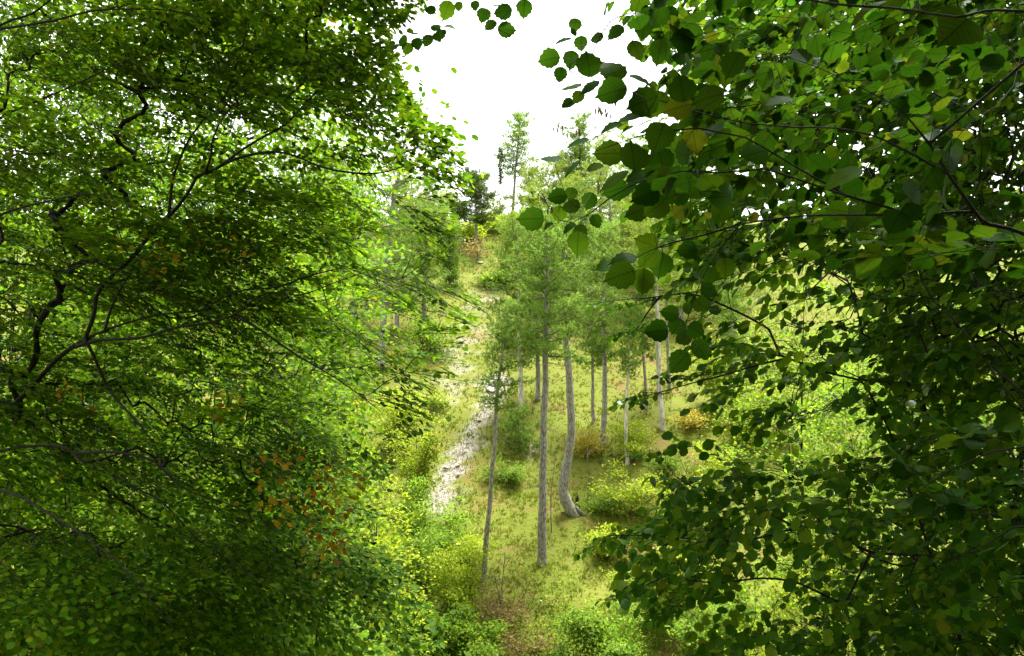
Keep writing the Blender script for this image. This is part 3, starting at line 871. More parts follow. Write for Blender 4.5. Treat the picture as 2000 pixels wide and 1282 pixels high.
def put_rock(p, s, label, group=None, name='rock'):
    mt = Matrix.Translation(Vector([float(c) for c in p])) @ Matrix.Rotation(rng.uniform(0, 6.28), 4, 'Z') @ Matrix.Rotation(rng.normal(0, .3), 4, 'X') @ Matrix.Scale(s, 4)
    o = link(name, rocks[rng.integers(5)], None, None, mt); tag(o, label, 'rock', group)


for (px, py, s, lab) in [(905, 470, .75, 'pale rock outcrop below the dark skyline pine'), (972, 748, .34, 'white rock at the upper end of the track beside the leaning pine'),
                         (958, 765, .24, 'smaller white rock just below the one at the upper end of the track'), (937, 515, .22, 'small white block lying on the golden slope high in the clearing'),
                         (893, 622, .18, 'pale rock at the left rim of the upper scree'), (1042, 886, .10, 'small pale stone on the grass between the pine bush and the middle pine')]:
    g = ground(px, py); put_rock(g + [0, 0, s * .2], s, lab)
cnt = 0
while cnt < 30:
    pl = TRACK if rng.random() < .55 else SCREE
    i = rng.integers(len(pl) - 1); t = rng.random()
    c = pl[i] * (1 - t) + pl[i + 1] * t + jit(1, .38)[0] * [1, 1, 0]
    c[2] = H(c[0], c[1]); s = rng.uniform(.05, .12)
    put_rock(c + [0, 0, s * .15], s, 'pale limestone rock lying loose in the stony track', 'loose limestone rocks in the track')
    cnt += 1
# small scree
pb = MB()
oct_v = np.array([[1, 0, 0], [0, 1, 0], [-1, 0, 0], [0, -1, 0], [0, 0, .7], [0, 0, -.7]])
oct_f = np.array([[0, 1, 4], [1, 2, 4], [2, 3, 4], [3, 0, 4], [1, 0, 5], [2, 1, 5], [3, 2, 5], [0, 3, 5]])
x, y = scatter(90000, -4.5, 3, 19, 48)
keep = rng.random(len(x)) < scree_mask(x, y) ** 1.5 * .75
x, y = x[keep], y[keep]; k = len(x)
B = np.stack([x, y, H(x, y)], -1)
V = B[:, None] + (oct_v[None] * rng.uniform(.7, 1.3, (k, 6, 1)) * rng.uniform(.008, .030, (k, 1, 1)))
pb.add(V.reshape(-1, 3), (oct_f[None] + (np.arange(k) * 6)[:, None, None]).reshape(-1, 3))
o = pb.build('scree', M['stone'], kind='stuff'); tag(o, 'white limestone scree on the track', 'scree')

# ------------------------------------------------------------------ sprays of leaves for the near trees
def spray_template(twiglets, per, tip, spread, lsize, seed):
    """flat two-ranked spray along +x (length 1): leaf frames and twig lines"""
    r = np.random.default_rng(seed)
    P, D, N, L, lines = [], [], [], [], []

    def row(a, b, n_, sgn0):
        d = nrm(b - a); s = np.array([-d[1], d[0], 0])
        for i in range(n_):
            t = (i + .6) / n_; sg = sgn0 * (1 if i % 2 else -1)
            P.append(a + (b - a) * t); D.append(nrm(d * .75 + s * sg * .8 + [0, 0, r.normal(0, .1)]))
            N.append(nrm(np.array([r.normal(0, .13), r.normal(0, .13), 1]))); L.append(lsize * r.uniform(.7, 1.15))
        P.append(b); D.append(d); N.append(np.array([0, 0, 1.])); L.append(lsize)
    a, b = np.zeros(3), np.array([1.0, r.normal(0, .05), 0])
    lines.append((a, b)); row(a + (b - a) * .12, b, tip, 1)
    for i in range(twiglets):
        t = .08 + .72 * (i + r.uniform(0, .6)) / max(twiglets, 1); sg = 1 if i % 2 else -1
        ang = sg * r.uniform(.55, .95); ln = spread * (1.05 - t) * r.uniform(.8, 1.2) + .12
        s0 = a + (b - a) * t; e = s0 + ln * np.array([math.cos(ang), math.sin(ang), r.normal(0, .08)])
        lines.append((s0, e)); row(s0, e, per, sg)
    return tuple(np.array(q) for q in (P, D, N, L)) + (np.array(lines),)


def place_sprays(T, tips, dirs, norms, size, droop):
    """returns world leaf frames and twig lines for sprays at tips"""
    P, D, N, L, LN = [], [], [], [], []
    pick = rng.integers(len(T), size=len(tips))
    for k in range(len(tips)):
        tp, td, tn, tl, ln = T[pick[k]]
        X = nrm(dirs[k]); Z = nrm(norms[k] - (norms[k] @ X) * X); Y = np.cross(Z, X)
        R = np.stack([X, Y, Z]) ; s = size[k]
        def w(q):
            v = q @ R * s
            rr = np.linalg.norm(q, axis=-1)
            v = v - UP * (droop * s * rr ** 2)[..., None]
            return tips[k] + v
        P.append(w(tp)); dd = td @ R - UP * droop * 1.2 * np.linalg.norm(tp, axis=1)[:, None]
        D.append(dd); N.append(tn @ R); L.append(tl * s); LN.append(w(ln))
    return np.vstack(P), nrm(np.vstack(D)), nrm(np.vstack(N)), np.concatenate(L), np.vstack(LN)


def twig_lines(mb, LN, r0, r1):
    LN = LN[rng.random(len(LN)) < .7]
    tubes(mb, LN, np.tile(np.array([r0, r1]), (len(LN), 1)), 3)


def frame_matrix(p, d, n_, L):
    d = nrm(d); n_ = nrm(n_ - (n_ @ d) * d); s = np.cross(n_, d)
    return Matrix(((d[0] * L, s[0] * L, n_[0] * L, p[0]), (d[1] * L, s[1] * L, n_[1] * L, p[1]), (d[2] * L, s[2] * L, n_[2] * L, p[2]), (0, 0, 0, 1)))


def split_near(P, L, n_):
    px, py = pix(P)
    d = P[:, 1]
    score = np.where((px > 0) & (px < 2000) & (py > 0) & (py < 1282) & (d > .5), L / np.maximum(d, .3), 0)
    idx = np.argsort(-score)[:n_]
    mask = np.zeros(len(P), bool); mask[idx] = True
    return mask


def leaf_objects(shape, mat, skel, P, D, N, L, name='leaf', variants=3):
    mes = []
    for v in range(variants):
        mb = MB(); V = shape[0].copy(); V[:, 2] *= (.4, 1.0, 1.7)[v % 3]; mb.add(V, shape[1]); mes.append(mb.mesh(name, mat))
    for k in range(len(P)):
        hang(skel, name, mes[k % variants], P[k], frame_matrix(P[k], D[k], N[k], L[k]))


def hang(skel, name, me, p, mat4):
    """link a leaf as a piece of the limb it grows nearest to"""
    best = min(skel.limbs, key=lambda q: float(((q[1] - p) ** 2).sum(1).min()))[0]
    o = bpy.data.objects.new(name, me); scene.collection.objects.link(o)
    o.parent = best; o.matrix_local = mat4
    return o


def sample_region(poly, n_, dmin, dmax, thin=None):
    out = []
    poly = np.asarray(poly, float)
    lo, hi = poly.min(0), poly.max(0)
    while sum(len(q) for q in out) < n_:
        px = rng.uniform(lo[0], hi[0], 4000); py = rng.uniform(lo[1], hi[1], 4000)
        ok = in_poly(px, py, poly); px, py = px[ok], py[ok]
        a, b_ = (dmin(px, py), dmax(px, py)) if callable(dmin) else (dmin, dmax)
        d = a + (b_ - a) * rng.random(len(px))
        P = np.stack([(px - 1000) / F * d, d, CAM[2] - (py - 641) / F * d], -1)
        if thin is not None:
            P = P[rng.random(len(P)) < thin(P, px, py)]
        out.append(P)
    return np.vstack(out)[:n_]


# ------------------------------------------------------------------ the large tree on the left
LX, LY = -5.35, 7.4
lbase = np.array([LX, LY, float(H(LX, LY))])
left = thing('broadleaf_tree', 'large tree with dark spreading limbs and small leaves filling the left side', 'tree', lbase)
sk = Skeleton()
tr = sk.path(smooth_path(np.array([lbase - [0, 0, .2], [LX + .1, LY, 5.5], [LX + .02, LY - .05, 7.2], [LX + .1, LY, 8.9], [LX - .05, LY, 10.6], [LX + .1, LY - .1, 12.6], [LX + .3, LY, 15.0]]), 34), limb=True)


def limb(skel, pts, limb_=True):
    W = np.array([at(*p) for p in pts])
    i, dist = skel.nearest(W[0])
    n_ = max(6, int(np.linalg.norm(np.diff(W, axis=0), axis=1).sum() / .13))
    return skel.path(smooth_path(W, n_), i, limb_)


limb(sk, [(-95, 850, 7.35), (20, 795, 7.2), (80, 735, 7.1), (123, 690, 7.0), (196, 650, 6.9), (267, 625, 6.8), (326, 613, 6.75), (396, 606, 6.7), (428, 585, 6.65), (481, 566, 6.6), (540, 562, 6.6), (600, 540, 6.6), (680, 520, 6.6)])
limb(sk, [(150, 677, 6.95), (196, 663, 6.8), (267, 660, 6.65), (337, 643, 6.5), (400, 632, 6.45), (452, 618, 6.4), (484, 595, 6.35), (526, 571, 6.3), (579, 576, 6.3), (632, 560, 6.25), (667, 546, 6.2), (760, 520, 6.2)])
limb(sk, [(457, 616, 6.4), (509, 645, 6.35), (561, 680, 6.3), (603, 708, 6.25), (667, 746, 6.2), (740, 800, 6.2)])
limb(sk, [(165, 668, 6.9), (183, 615, 6.95), (190, 571, 7.0), (221, 536, 7.0), (253, 508, 7.0), (281, 476, 7.0), (309, 441, 7.0), (344, 407, 7.0), (372, 368, 7.0), (386, 344, 7.0), (411, 335, 6.95), (442, 316, 6.95), (467, 298, 6.9), (509, 270, 6.9), (547, 249, 6.9), (600, 200, 6.9), (660, 120, 6.9), (700, 30, 7.0)])
limb(sk, [(205, 652, 6.85), (218, 595, 6.9), (246, 553, 6.9), (262, 515, 6.95), (281, 478, 7.0)])
limb(sk, [(330, 420, 7.0), (337, 354, 7.05), (347, 323, 7.05), (365, 281, 7.1), (393, 239, 7.1), (414, 210, 7.1), (439, 189, 7.1), (470, 100, 7.1), (500, 0, 7.2), (520, -90, 7.3)])
limb(sk, [(400, 338, 6.95), (414, 300, 6.8), (416, 270, 6.7), (450, 210, 6.6), (520, 150, 6.5)])
limb(sk, [(440, 318, 6.95), (500, 300, 6.8), (560, 300, 6.7), (640, 330, 6.6), (740, 340, 6.6), (830, 310, 6.6), (880, 320, 6.6)])
limb(sk, [(-95, 905, 7.3), (0, 881, 6.9), (49, 871, 6.7), (123, 874, 6.5), (168, 906, 6.4), (225, 930, 6.3), (274, 958, 6.2), (316, 979, 6.15), (354, 1018, 6.1), (386, 1053, 6.05), (421, 1078, 6.0), (500, 1130, 5.9), (600, 1180, 5.9)])
limb(sk, [(150, 885, 6.45), (239, 885, 6.2), (302, 902, 6.1), (337, 937, 6.05), (375, 962, 6.0), (460, 990, 6.0), (560, 1050, 6.0)])
limb(sk, [(210, 760, 6.9), (274, 832, 6.6), (305, 878, 6.4), (337, 935, 6.2)])
limb(sk, [(-95, 960, 7.2), (10, 960, 6.5), (90, 1000, 6.0), (180, 1060, 5.6), (260, 1130, 5.4), (330, 1220, 5.3)])
limb(sk, [(-110, 330, 7.3), (0, 232, 7.0), (35, 214, 6.9), (90, 190, 6.8), (160, 160, 6.7), (240, 120, 6.6), (330, 100, 6.6)])
limb(sk, [(-100, 120, 7.3), (0, 49, 7.0), (60, 28, 6.9), (98, 0, 6.9), (170, -60, 6.9)])
limb(sk, [(-60, 60, 7.2), (70, 48, 6.8), (200, 20, 6.6), (320, 20, 6.5), (420, 40, 6.5)])
limb(sk, [(-105, 480, 7.3), (0, 420, 6.9), (110, 390, 6.6), (180, 380, 6.5), (260, 400, 6.4)])

LPOLY = [(-260, -420), (820, -420), (800, -60), (790, 25), (722, 60), (738, 130), (770, 200), (800, 240), (862, 258), (868, 330), (905, 338), (850, 400), (850, 470), (845, 510), (900, 575), (905, 615), (862, 640), (872, 700), (846, 735), (806, 745), (800, 838), (742, 862), (705, 960), (712, 1080), (790, 1165), (830, 1230), (840, 1420), (-260, 1420)]


def lmin(px, py):
    return 6.75 - .45 * np.clip((px - 560) / 150, 0, 1) - 1.3 * np.clip((py - 700) / 500, 0, 1) * np.clip((700 - px) / 500, 0, 1) + .0 * px


def lmax(px, py):
    return 8.7 - 1.5 * np.clip((px - 500) / 300, 0, 1)


def lthin(P, px, py):
    lay = P.copy(); lay[:, 2] = (lay[:, 2] + .40 * (lay[:, 0] + 5) * np.clip((10.3 - lay[:, 2]) / 1.5, -.5, 1)) * 2.3
    lo = np.clip((py - 550) / 250, 0, 1)
    v = .34 - .10 * lo + (1.25 + .35 * lo) * wob(lay, 1.25, 4.0) + .35 * np.clip((200 - py) / 200, 0, 1)
    edge = np.clip((px - 640) / 200, 0, 1) * (py < 640)
    v = v * (1 - .60 * edge) * (1 - .35 * np.clip((px - 300) / 300, 0, 1) * (py > 250) * (py < 1000))
    v = v * (1 - .6 * np.clip((px - 560) / 120, 0, 1) * np.clip((py - 880) / 120, 0, 1))
    off = (px < -40) | (py < -40) | (py > 1300)
    return np.where(off, .28, np.clip(v, .05, 1))


tg = sample_region(LPOLY, 2000, lmin, lmax, lthin)
edge_pts = [(790, 190), (815, 215), (840, 240), (858, 290), (870, 345), (835, 300), (800, 290), (820, 360), (780, 330), (850, 420), (760, 150), (740, 100), (880, 345), (830, 330), (800, 400), (770, 260), (770, 200), (800, 255), (850, 270), (862, 330), (895, 340), (845, 385), (840, 455), (850, 500), (880, 560), (905, 590), (900, 618), (860, 655), (865, 695), (830, 735), (800, 760), (795, 820), (760, 850), (745, 60), (770, 40), (700, 80), (730, 150), (760, 230), (720, 990), (700, 1060), (760, 1140), (800, 1190), (825, 1240)]
tg = np.vstack([tg, np.array([at(x - 45, y - 4, 6.2 + .5 * rng.random()) for x, y in edge_pts])])
root_pt = np.array([LX, LY, 9.0])
tips = sk.grow(tg, root_pt)
up_f = np.clip((tg[:, 2] - 8.6) / 2.6, -1, 1)
outd = nrm((tg - [LX, LY, 0]) * [1, 1, 0])
sd = nrm(outd * 1.0 + np.array([.25, -.35, 0]) + tips * .5 + jit(len(tg), .28) + UP * (-.26 + .30 * up_f)[:, None])
sn = nrm(UP + jit(len(tg), .15) + np.array([.20, 0, 0]) + np.array([0, 1.0, 0]) * (-.02 + .32 * up_f)[:, None])
T = [spray_template(6, 4, 9, .36, .105, s) for s in range(9)]
P, D, N, L, LN = place_sprays(T, tg, sd, sn, rng.uniform(.50, .76, len(tg)), .26)
N = nrm(N + jit(len(N), .16)); D = nrm(D + jit(len(D), .18))
# keep the open gap in the middle of the view clear, as the crown's rim does
px, py = pix(P)
LP2 = np.array(LPOLY, float); LP2[:, 0] += np.where(LP2[:, 0] > 500, 38, 0)
ok = in_poly(px, py, LP2)
ok |= (rng.random(len(ok)) < .06) & (px < 930)
P, D, N, L = P[ok], D[ok], N[ok], L[ok]
mx_, my_ = pix(LN.mean(1)); LN = LN[in_poly(mx_, my_, LP2)]
deep = sample_region(LPOLY[:-1] + [(-260, 1420)], 800, lambda a, b: 8.6 + 0 * a, lambda a, b: 10.4 - 1.2 * np.clip((a - 400) / 400, 0, 1), lambda P, a, b: np.where((a < -60) | (b < -60) | (a > 700) | ((a > 560) & (b > 900)), .12, .85 + .3 * wob(P, 1.3, 7.0)))
dt = sk.grow(deep, root_pt)
Pd, Dd, Nd, Ld, _ = place_sprays(T, deep, nrm(dt + jit(len(deep), .4) + np.array([.4, -.2, -.1])), nrm(UP + jit(len(deep), .4)), rng.uniform(.6, .8, len(deep)), .2)
a_, b_ = pix(Pd); q_ = in_poly(a_, b_, np.array(LPOLY, float))
dm = MB(); leaves(dm, Pd[q_], Dd[q_], nrm(Nd + jit(len(Nd), .4))[q_], Ld[q_], LEAF4); dm.build('inner_leaves', M['hornbeam'], left, kind='stuff')
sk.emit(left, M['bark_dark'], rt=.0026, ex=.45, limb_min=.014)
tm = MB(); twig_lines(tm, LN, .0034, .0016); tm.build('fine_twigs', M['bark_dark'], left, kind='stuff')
near = split_near(P, L, 290)
leaf_objects(LEAF6, M['hornbeam'], sk, P[near], D[near], N[near], L[near])
lm = MB(); leaves(lm, P[~near], D[~near], N[~near], L[~near], LEAF6); lm.build('leaves', M['hornbeam'], left, kind='stuff')
# autumn-coloured sprays
ac = [(508, 890, 5.9), (516, 915, 5.9), (512, 940, 5.95), (525, 985, 6.0), (608, 900, 6.0), (618, 930, 6.0), (632, 960, 6.0), (612, 985, 6.0), (625, 1010, 6.0), (600, 1000, 6.0), (590, 1045, 5.9), (612, 1060, 5.9), (622, 1078, 5.9), (272, 450, 6.3), (295, 468, 6.3), (455, 470, 6.3), (400, 790, 6.1), (105, 755, 6.2), (635, 940, 6.0), (640, 985, 6.0)]
at_ = np.array([at(*q) for q in ac])
k = len(at_)
TA = [spray_template(2, 2, 3, .45, .17, s) for s in range(4)]
P, D, N, L, LN = place_sprays(TA, at_ + [-.1, .22, .06], nrm(np.array([.8, -.4, -.55]) + jit(k, .35)), nrm(np.array([.1, -.6, .8]) + jit(k, .3)), rng.uniform(.26, .40, k), .25)
P += jit(len(P), .03); D = nrm(D + jit(len(D), .4)); N = nrm(N + jit(len(N), .4))
lm = MB(); leaves(lm, P, D, N, L, LEAF6); ao = lm.build('autumn_leaves', M['autumn'], left, kind='stuff'); ao['label'] = 'orange-brown autumn leaves'

# ------------------------------------------------------------------ the hazel in the middle distance on the right
HX, HY = 4.9, 6.6
hbase = np.array([HX, HY, float(H(HX, HY))])
haz2 = thing('hazel_bush', 'hazel with small dark leaves reaching in from the right, behind the large-leaved branches', 'hazel bush', hbase)
sk = Skeleton()
for q in ([[0, 0, -.2], [-.2, -.1, 1.4], [-.5, -.3, 3.0], [-.7, -.4, 5.0]], [[.1, .1, -.2], [.2, .1, 1.6], [.3, 0, 3.4], [.1, -.2, 6.0], [-.3, -.3, 8.0]], [[-.1, 0, -.2], [-.8, -.5, 1.3], [-1.5, -.8, 2.6], [-1.9, -.9, 3.6]], [[-.1, .1, -.2], [-.9, -.3, .6], [-1.7, -.5, 1.0], [-2.3, -.7, 1.3]]):
    sk.path(smooth_path(hbase + np.array(q), 18), limb=True)
limb(sk, [(1732, 827, 5.6), (1700, 770, 5.6), (1686, 746, 5.6), (1650, 735, 5.6), (1600, 722, 5.5), (1540, 700, 5.4), (1480, 690, 5.3)])
limb(sk, [(1700, 1080, 5.4), (1600, 1030, 5.3), (1540, 1035, 5.2), (1470, 1055, 5.1), (1380, 1055, 5.0), (1290, 1048, 4.95), (1200, 1046, 4.95), (1160, 1052, 4.95)])
limb(sk, [(1560, 1035, 5.2), (1510, 1005, 5.1), (1470, 990, 5.0), (1400, 970, 5.0), (1330, 940, 5.0), (1300, 905, 5.0)])
limb(sk, [(1650, 1180, 5.3), (1560, 1140, 5.1), (1480, 1130, 5.0), (1400, 1140, 4.95), (1320, 1130, 4.9), (1260, 1140, 4.9), (1205, 1163, 4.9)])
limb(sk, [(1540, 700, 5.4), (1480, 715, 5.3), (1400, 735, 5.2), (1330, 755, 5.2), (1260, 775, 5.2), (1195, 782, 5.2)])
limb(sk, [(1500, 640, 5.5), (1420, 600, 5.4), (1350, 575, 5.4), (1280, 580, 5.4), (1220, 585, 5.4), (1150, 598, 5.4)])
limb(sk, [(1290, 580, 5.4), (1265, 610, 5.4), (1245, 640, 5.4), (1225, 655, 5.4)])
MPOLY = [(1420, 520), (1380, 440), (1330, 300), (1360, 120), (1320, -60), (2200, -60), (2200, 1420), (1420, 1420), (1400, 1290), (1360, 1190), (1300, 1175), (1290, 1120), (1320, 1085), (1290, 1060), (1310, 1005), (1330, 960), (1350, 925), (1420, 930), (1490, 870), (1480, 800), (1430, 760), (1440, 690), (1400, 620), (1420, 560)]


def mthin(P, px, py):
    v = .45 + .95 * wob(P * [1, 1, 1.5], 1.9, 9.0)
    v = v * (1 - .5 * (px < 1760) * (py > 540) * (py < 930) - .35 * (px < 1850) * (py > 1130)) * (1 + .5 * (py < 480))
    return np.where((px > 2030) | (py > 1300), .3, np.clip(v, .08, 1))


tg = sample_region(MPOLY, 1120, lambda a, b: 4.6 + 0 * a, lambda a, b: 7.2 + 0 * a, mthin)
tip_px = [(1195, 1048), (1215, 1050), (1240, 1042), (1262, 1055), (1290, 1040), (1310, 1060), (1350, 1050), (1400, 1050), (1440, 1040), (1230, 1155), (1260, 1145), (1290, 1130), (1325, 1135), (1370, 1125), (1420, 1130), (1330, 930), (1355, 950), (1400, 965), (1440, 980), (1230, 775), (1262, 765), (1295, 770), (1330, 745), (1370, 735), (1420, 730), (1470, 705), (1195, 590), (1225, 595), (1262, 590), (1300, 580), (1240, 645), (1262, 630), (1350, 572), (1310, 1185), (1345, 1195), (1290, 890), (1310, 880)]
tg2 = np.array([at(x + 12, y - 3, 5.0 + .2 * rng.random() + (.3 if y < 800 else 0)) for x, y in tip_px])
tips = sk.grow(np.vstack([tg, tg2]), hbase + [0, 0, 3])
ta = np.vstack([tg, tg2])
outd = nrm((ta - [HX, HY, 0]) * [1, 1, 0])
sd = nrm(outd + np.array([-.35, -.1, 0]) + tips * .4 + jit(len(ta), .30) + UP * -.12)
sd[len(tg):] = nrm(np.array([-1, -.15, -.02]) + jit(len(tg2), .18))
sn = nrm(UP + jit(len(ta), .25) + np.array([-.1, 0, 0]) + np.array([0, 1, 0]) * np.clip((ta[:, 2:3] - 9.6) * .5, -.35, .5))
T = [spray_template(2, 3, 5, .45, .20, s + 40) for s in range(8)]
siz = rng.uniform(.34, .50, len(ta)); siz[len(tg):] *= .55
P, D, N, L, LN = place_sprays(T, ta, sd, sn, siz, .16)
L = np.clip(L * .92, .042, .088)
D = nrm(D + jit(len(D), .22) - UP * .42); N = nrm(N + jit(len(N), .42))
RP = [(1470, -60), (2200, -60), (2200, 1420), (1500, 1420), (1560, 1180), (1480, 1000), (1560, 880), (1520, 700), (1540, 560), (1450, 400), (1440, 200)]
deep = sample_region(RP, 700, lambda a, b: 7.2 + 0 * a, lambda a, b: 9.0 + 0 * a, lambda P, a, b: np.where((a > 2030) | (b > 1300), .15, np.clip(.75 + .6 * wob(P, 1.2, 5.0) - .75 * np.clip((b - 430) / 150, 0, 1) * np.clip((1850 - a) / 120, 0, 1) - .3 * (b > 560), .02, 1)))
dt = sk.grow(deep, hbase + [0, 0, 3])
Pd, Dd, Nd, Ld, _ = place_sprays(T, deep, nrm(dt + jit(len(deep), .4) + np.array([-.4, -.2, -.1])), nrm(UP + jit(len(deep), .45)), rng.uniform(.7, .95, len(deep)), .2)
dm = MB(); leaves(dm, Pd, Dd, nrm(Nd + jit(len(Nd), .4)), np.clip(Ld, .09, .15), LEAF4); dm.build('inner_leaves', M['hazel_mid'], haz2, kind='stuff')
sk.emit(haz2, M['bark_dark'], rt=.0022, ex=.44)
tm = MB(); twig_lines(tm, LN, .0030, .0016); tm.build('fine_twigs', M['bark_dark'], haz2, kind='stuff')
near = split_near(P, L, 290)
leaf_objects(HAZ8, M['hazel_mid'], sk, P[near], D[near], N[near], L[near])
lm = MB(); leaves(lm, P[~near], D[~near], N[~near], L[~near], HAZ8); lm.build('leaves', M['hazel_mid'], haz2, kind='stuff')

# ------------------------------------------------------------------ the near hazel with large leaves
def hazel_leaf(seed):
    """rounded, toothed leaf with a drip tip; length 1 along x; returns vertices, faces, uv"""
    r = np.random.default_rng(seed)
    n_ = 11
    t = np.linspace(0, 1, n_)
    w = np.array([.02, .26, .375, .435, .45, .43, .375, .29, .185, .07, .0]) * r.uniform(.92, 1.08)
    tooth = np.array([0, .00, .024, -.016, .028, -.018, .032, -.02, .034, -.012, 0])
    bend = r.uniform(-.03, .24); cup = r.uniform(-.12, .26); tw = r.normal(0, .2)
    V, uv = [], []
    for i in range(n_):
        for s in (-1, 0, 1):
            back = .05 * (abs(s) == 1) * (i < 3)
            y = s * (w[i] + (tooth[i] if abs(s) == 1 else 0))
            x = t[i] - back + (.012 * (-1) ** i if abs(s) == 1 and 0 < i < n_ - 1 else 0)
            z = -bend * 1.6 * t[i] ** 2 + cup * abs(y) * 1.2 + tw * y * t[i] + .012 * math.sin(i * 2.2 + s) * (abs(s) > 0)
            V.append((x, y, z)); uv.append((x, y))
    Fc = []
    for i in range(n_ - 1):
        for j in range(2):
            a = i * 3 + j; Fc.append((a, a + 3, a + 4, a + 1))
    # the petiole
    return np.array(V), np.array(Fc), np.array(uv)


HL = [hazel_leaf(s) for s in range(6)]
HM = []
for V, Fc, uv in HL:
    mb = MB(); mb.add(V, Fc); HM.append(mb.mesh('leaf', M['hazel'], smooth=True, uv=uv))

NX, NY = 2.6, 1.6
nbase = np.array([NX, NY, float(H(NX, NY))])
haz1 = thing('hazel_bush', 'near hazel with large toothed backlit leaves hanging in at upper right', 'hazel bush', nbase)
sk = Skeleton()
for q in ([[0, 0, -.2], [.05, .1, 1.2], [-.1, .3, 2.4], [-.1, .3, 4.2]], [[.1, 0, -.2], [.4, .3, 1.1], [.3, .9, 2.3], [.1, 1.3, 3.6]], [[0, -.1, -.2], [-.2, -.6, 1.6], [-.9, -1.2, 3.2], [-1.6, -1.6, 4.4]]):
    sk.path(smooth_path(nbase + np.array(q), 20), limb=True)
limb(sk, [(2150, 520, 2.5), (1999, 450, 2.5), (1939, 442, 2.5), (1897, 414, 2.5), (1876, 369, 2.5), (1851, 340, 2.5), (1820, 288, 2.5), (1774, 225, 2.5), (1721, 193, 2.5), (1651, 154, 2.5), (1560, 120, 2.5), (1450, 90, 2.6)])
limb(sk, [(1851, 340, 2.5), (1791, 305, 2.5), (1739, 281, 2.5), (1679, 253, 2.6), (1620, 250, 2.6), (1546, 249, 2.7), (1475, 242, 2.7), (1405, 239, 2.7), (1335, 204, 2.7), (1260, 190, 2.7), (1190, 170, 2.7)])
limb(sk, [(1897, 414, 2.5), (1780, 420, 2.5), (1650, 380, 2.5), (1500, 330, 2.5), (1400, 338, 2.5), (1330, 334, 2.5), (1245, 356, 2.5), (1195, 385, 2.5), (1150, 419, 2.5), (1118, 435, 2.5)])
limb(sk, [(1650, 380, 2.5), (1560, 330, 2.5), (1460, 270, 2.5), (1360, 250, 2.5), (1260, 262, 2.5), (1170, 295, 2.5), (1122, 313, 2.5)])
limb(sk, [(1780, 420, 2.5), (1620, 420, 2.6), (1500, 425, 2.7), (1430, 445, 2.8), (1405, 490, 2.8), (1377, 536, 2.8), (1353, 588, 2.8), (1335, 640, 2.8), (1328, 680, 2.8)])
limb(sk, [(1430, 445, 2.8), (1350, 470, 2.8), (1290, 485, 2.8), (1240, 510, 2.8), (1200, 520, 2.8)])
limb(sk, [(2080, -260, 2.6), (1800, -200, 3.2), (1400, -110, 4.2), (1100, -35, 4.8), (980, -6, 5.0), (905, -12, 5.2), (872, 15, 5.3), (858, 60, 5.3), (838, 78, 5.3), (800, 88, 5.3)])
limb(sk, [(2100, 640, 2.3), (1985, 560, 2.3), (1960, 650, 2.3), (1940, 720, 2.3)])
limb(sk, [(2150, 900, 2.2), (2000, 870, 2.3), (1900, 900, 2.4), (1800, 960, 2.5), (1720, 1000, 2.6)])
limb(sk, [(2150, 1050, 2.2), (2000, 1020, 2.3), (1900, 1080, 2.4), (1830, 1120, 2.5)])
limb(sk, [(2100, 40, 2.2), (1960, 20, 2.2), (1860, 40, 2.2), (1760, 20, 2.3), (1600, 0, 2.4), (1450, -20, 2.6), (1300, 0, 2.9), (1220, 30, 3.1)])

HAND = """839 19 24 180 0;870 21 38 120 0;896 14 20 100 0;928 13 22 90 0;944 32 30 110 0;960 12 33 180 1;980 23 38 170 0;1024 17 36 95 0;957 51 28 150 0;992 59 38 0 0;
880 54 25 5 1;852 52 22 -60 0;862 65 26 -30 0;855 73 21 45 0;835 81 28 125 0;815 88 28 80 0;795 97 26 110 0;784 79 26 200 0;769 91 21 180 0;812 63 20 190 1;
1070 116 45 170 0;1098 82 37 168 1;1135 87 30 90 0;1123 50 28 100 0;1122 64 18 60 0;1164 72 28 180 0;1115 120 38 95 0;1094 148 32 100 0;1149 122 56 -97 0;1195 133 60 -115 0;
1112 169 46 160 1;1149 166 42 160 1;1191 181 64 168 0;1128 192 30 120 0;1107 204 28 160 0;1200 63 38 150 0;1257 59 42 100 0;1245 98 42 60 0;1287 106 52 100 0;1311 61 46 100 0;
1331 169 58 -100 0;1261 157 62 10 1;1252 201 66 160 0;1283 204 52 120 0;1322 211 58 165 0;1234 232 64 172 1;1191 252 50 165 1;1124 277 50 175 1;1072 308 44 175 1;1112 325 48 155 1;
1160 329 36 170 1;1185 300 60 180 0;1237 300 68 -92 0;1287 270 62 110 0;1289 306 58 -110 0;1194 346 64 165 1;1246 348 58 170 1;1086 385 40 170 0;1115 381 28 110 0;1113 402 38 190 0;
1151 395 36 110 0;1091 420 34 100 0;1034 428 54 178 0;1165 434 30 60 0;1070 443 24 150 1;1109 445 32 150 1;1136 454 32 40 0;1127 478 48 98 0;1199 372 52 165 0;1222 376 46 150 0;
1257 383 58 160 0;1280 406 54 150 0;1240 415 48 160 0;1215 501 54 180 1;1182 522 44 170 1;1207 540 66 160 0;1255 553 54 95 0;1290 522 52 100 0;1265 507 52 130 0;1262 475 48 200 0;
1340 489 44 180 0;1352 512 32 120 0;1417 526 42 90 0;1387 542 38 100 0;1388 568 40 30 0;1372 598 38 40 0;1347 587 28 110 0;1306 612 40 190 0;1280 647 48 175 0;1320 640 38 110 0;
1362 647 40 30 0;1332 661 36 150 0;1370 686 50 50 0;1325 710 54 130 0;1865 60 100 140 0;1640 345 80 165 1;1470 300 62 165 0;1380 190 60 170 0;1430 130 58 120 0;1520 200 60 170 1"""
hp, hd, hn, hl = [], [], [], []
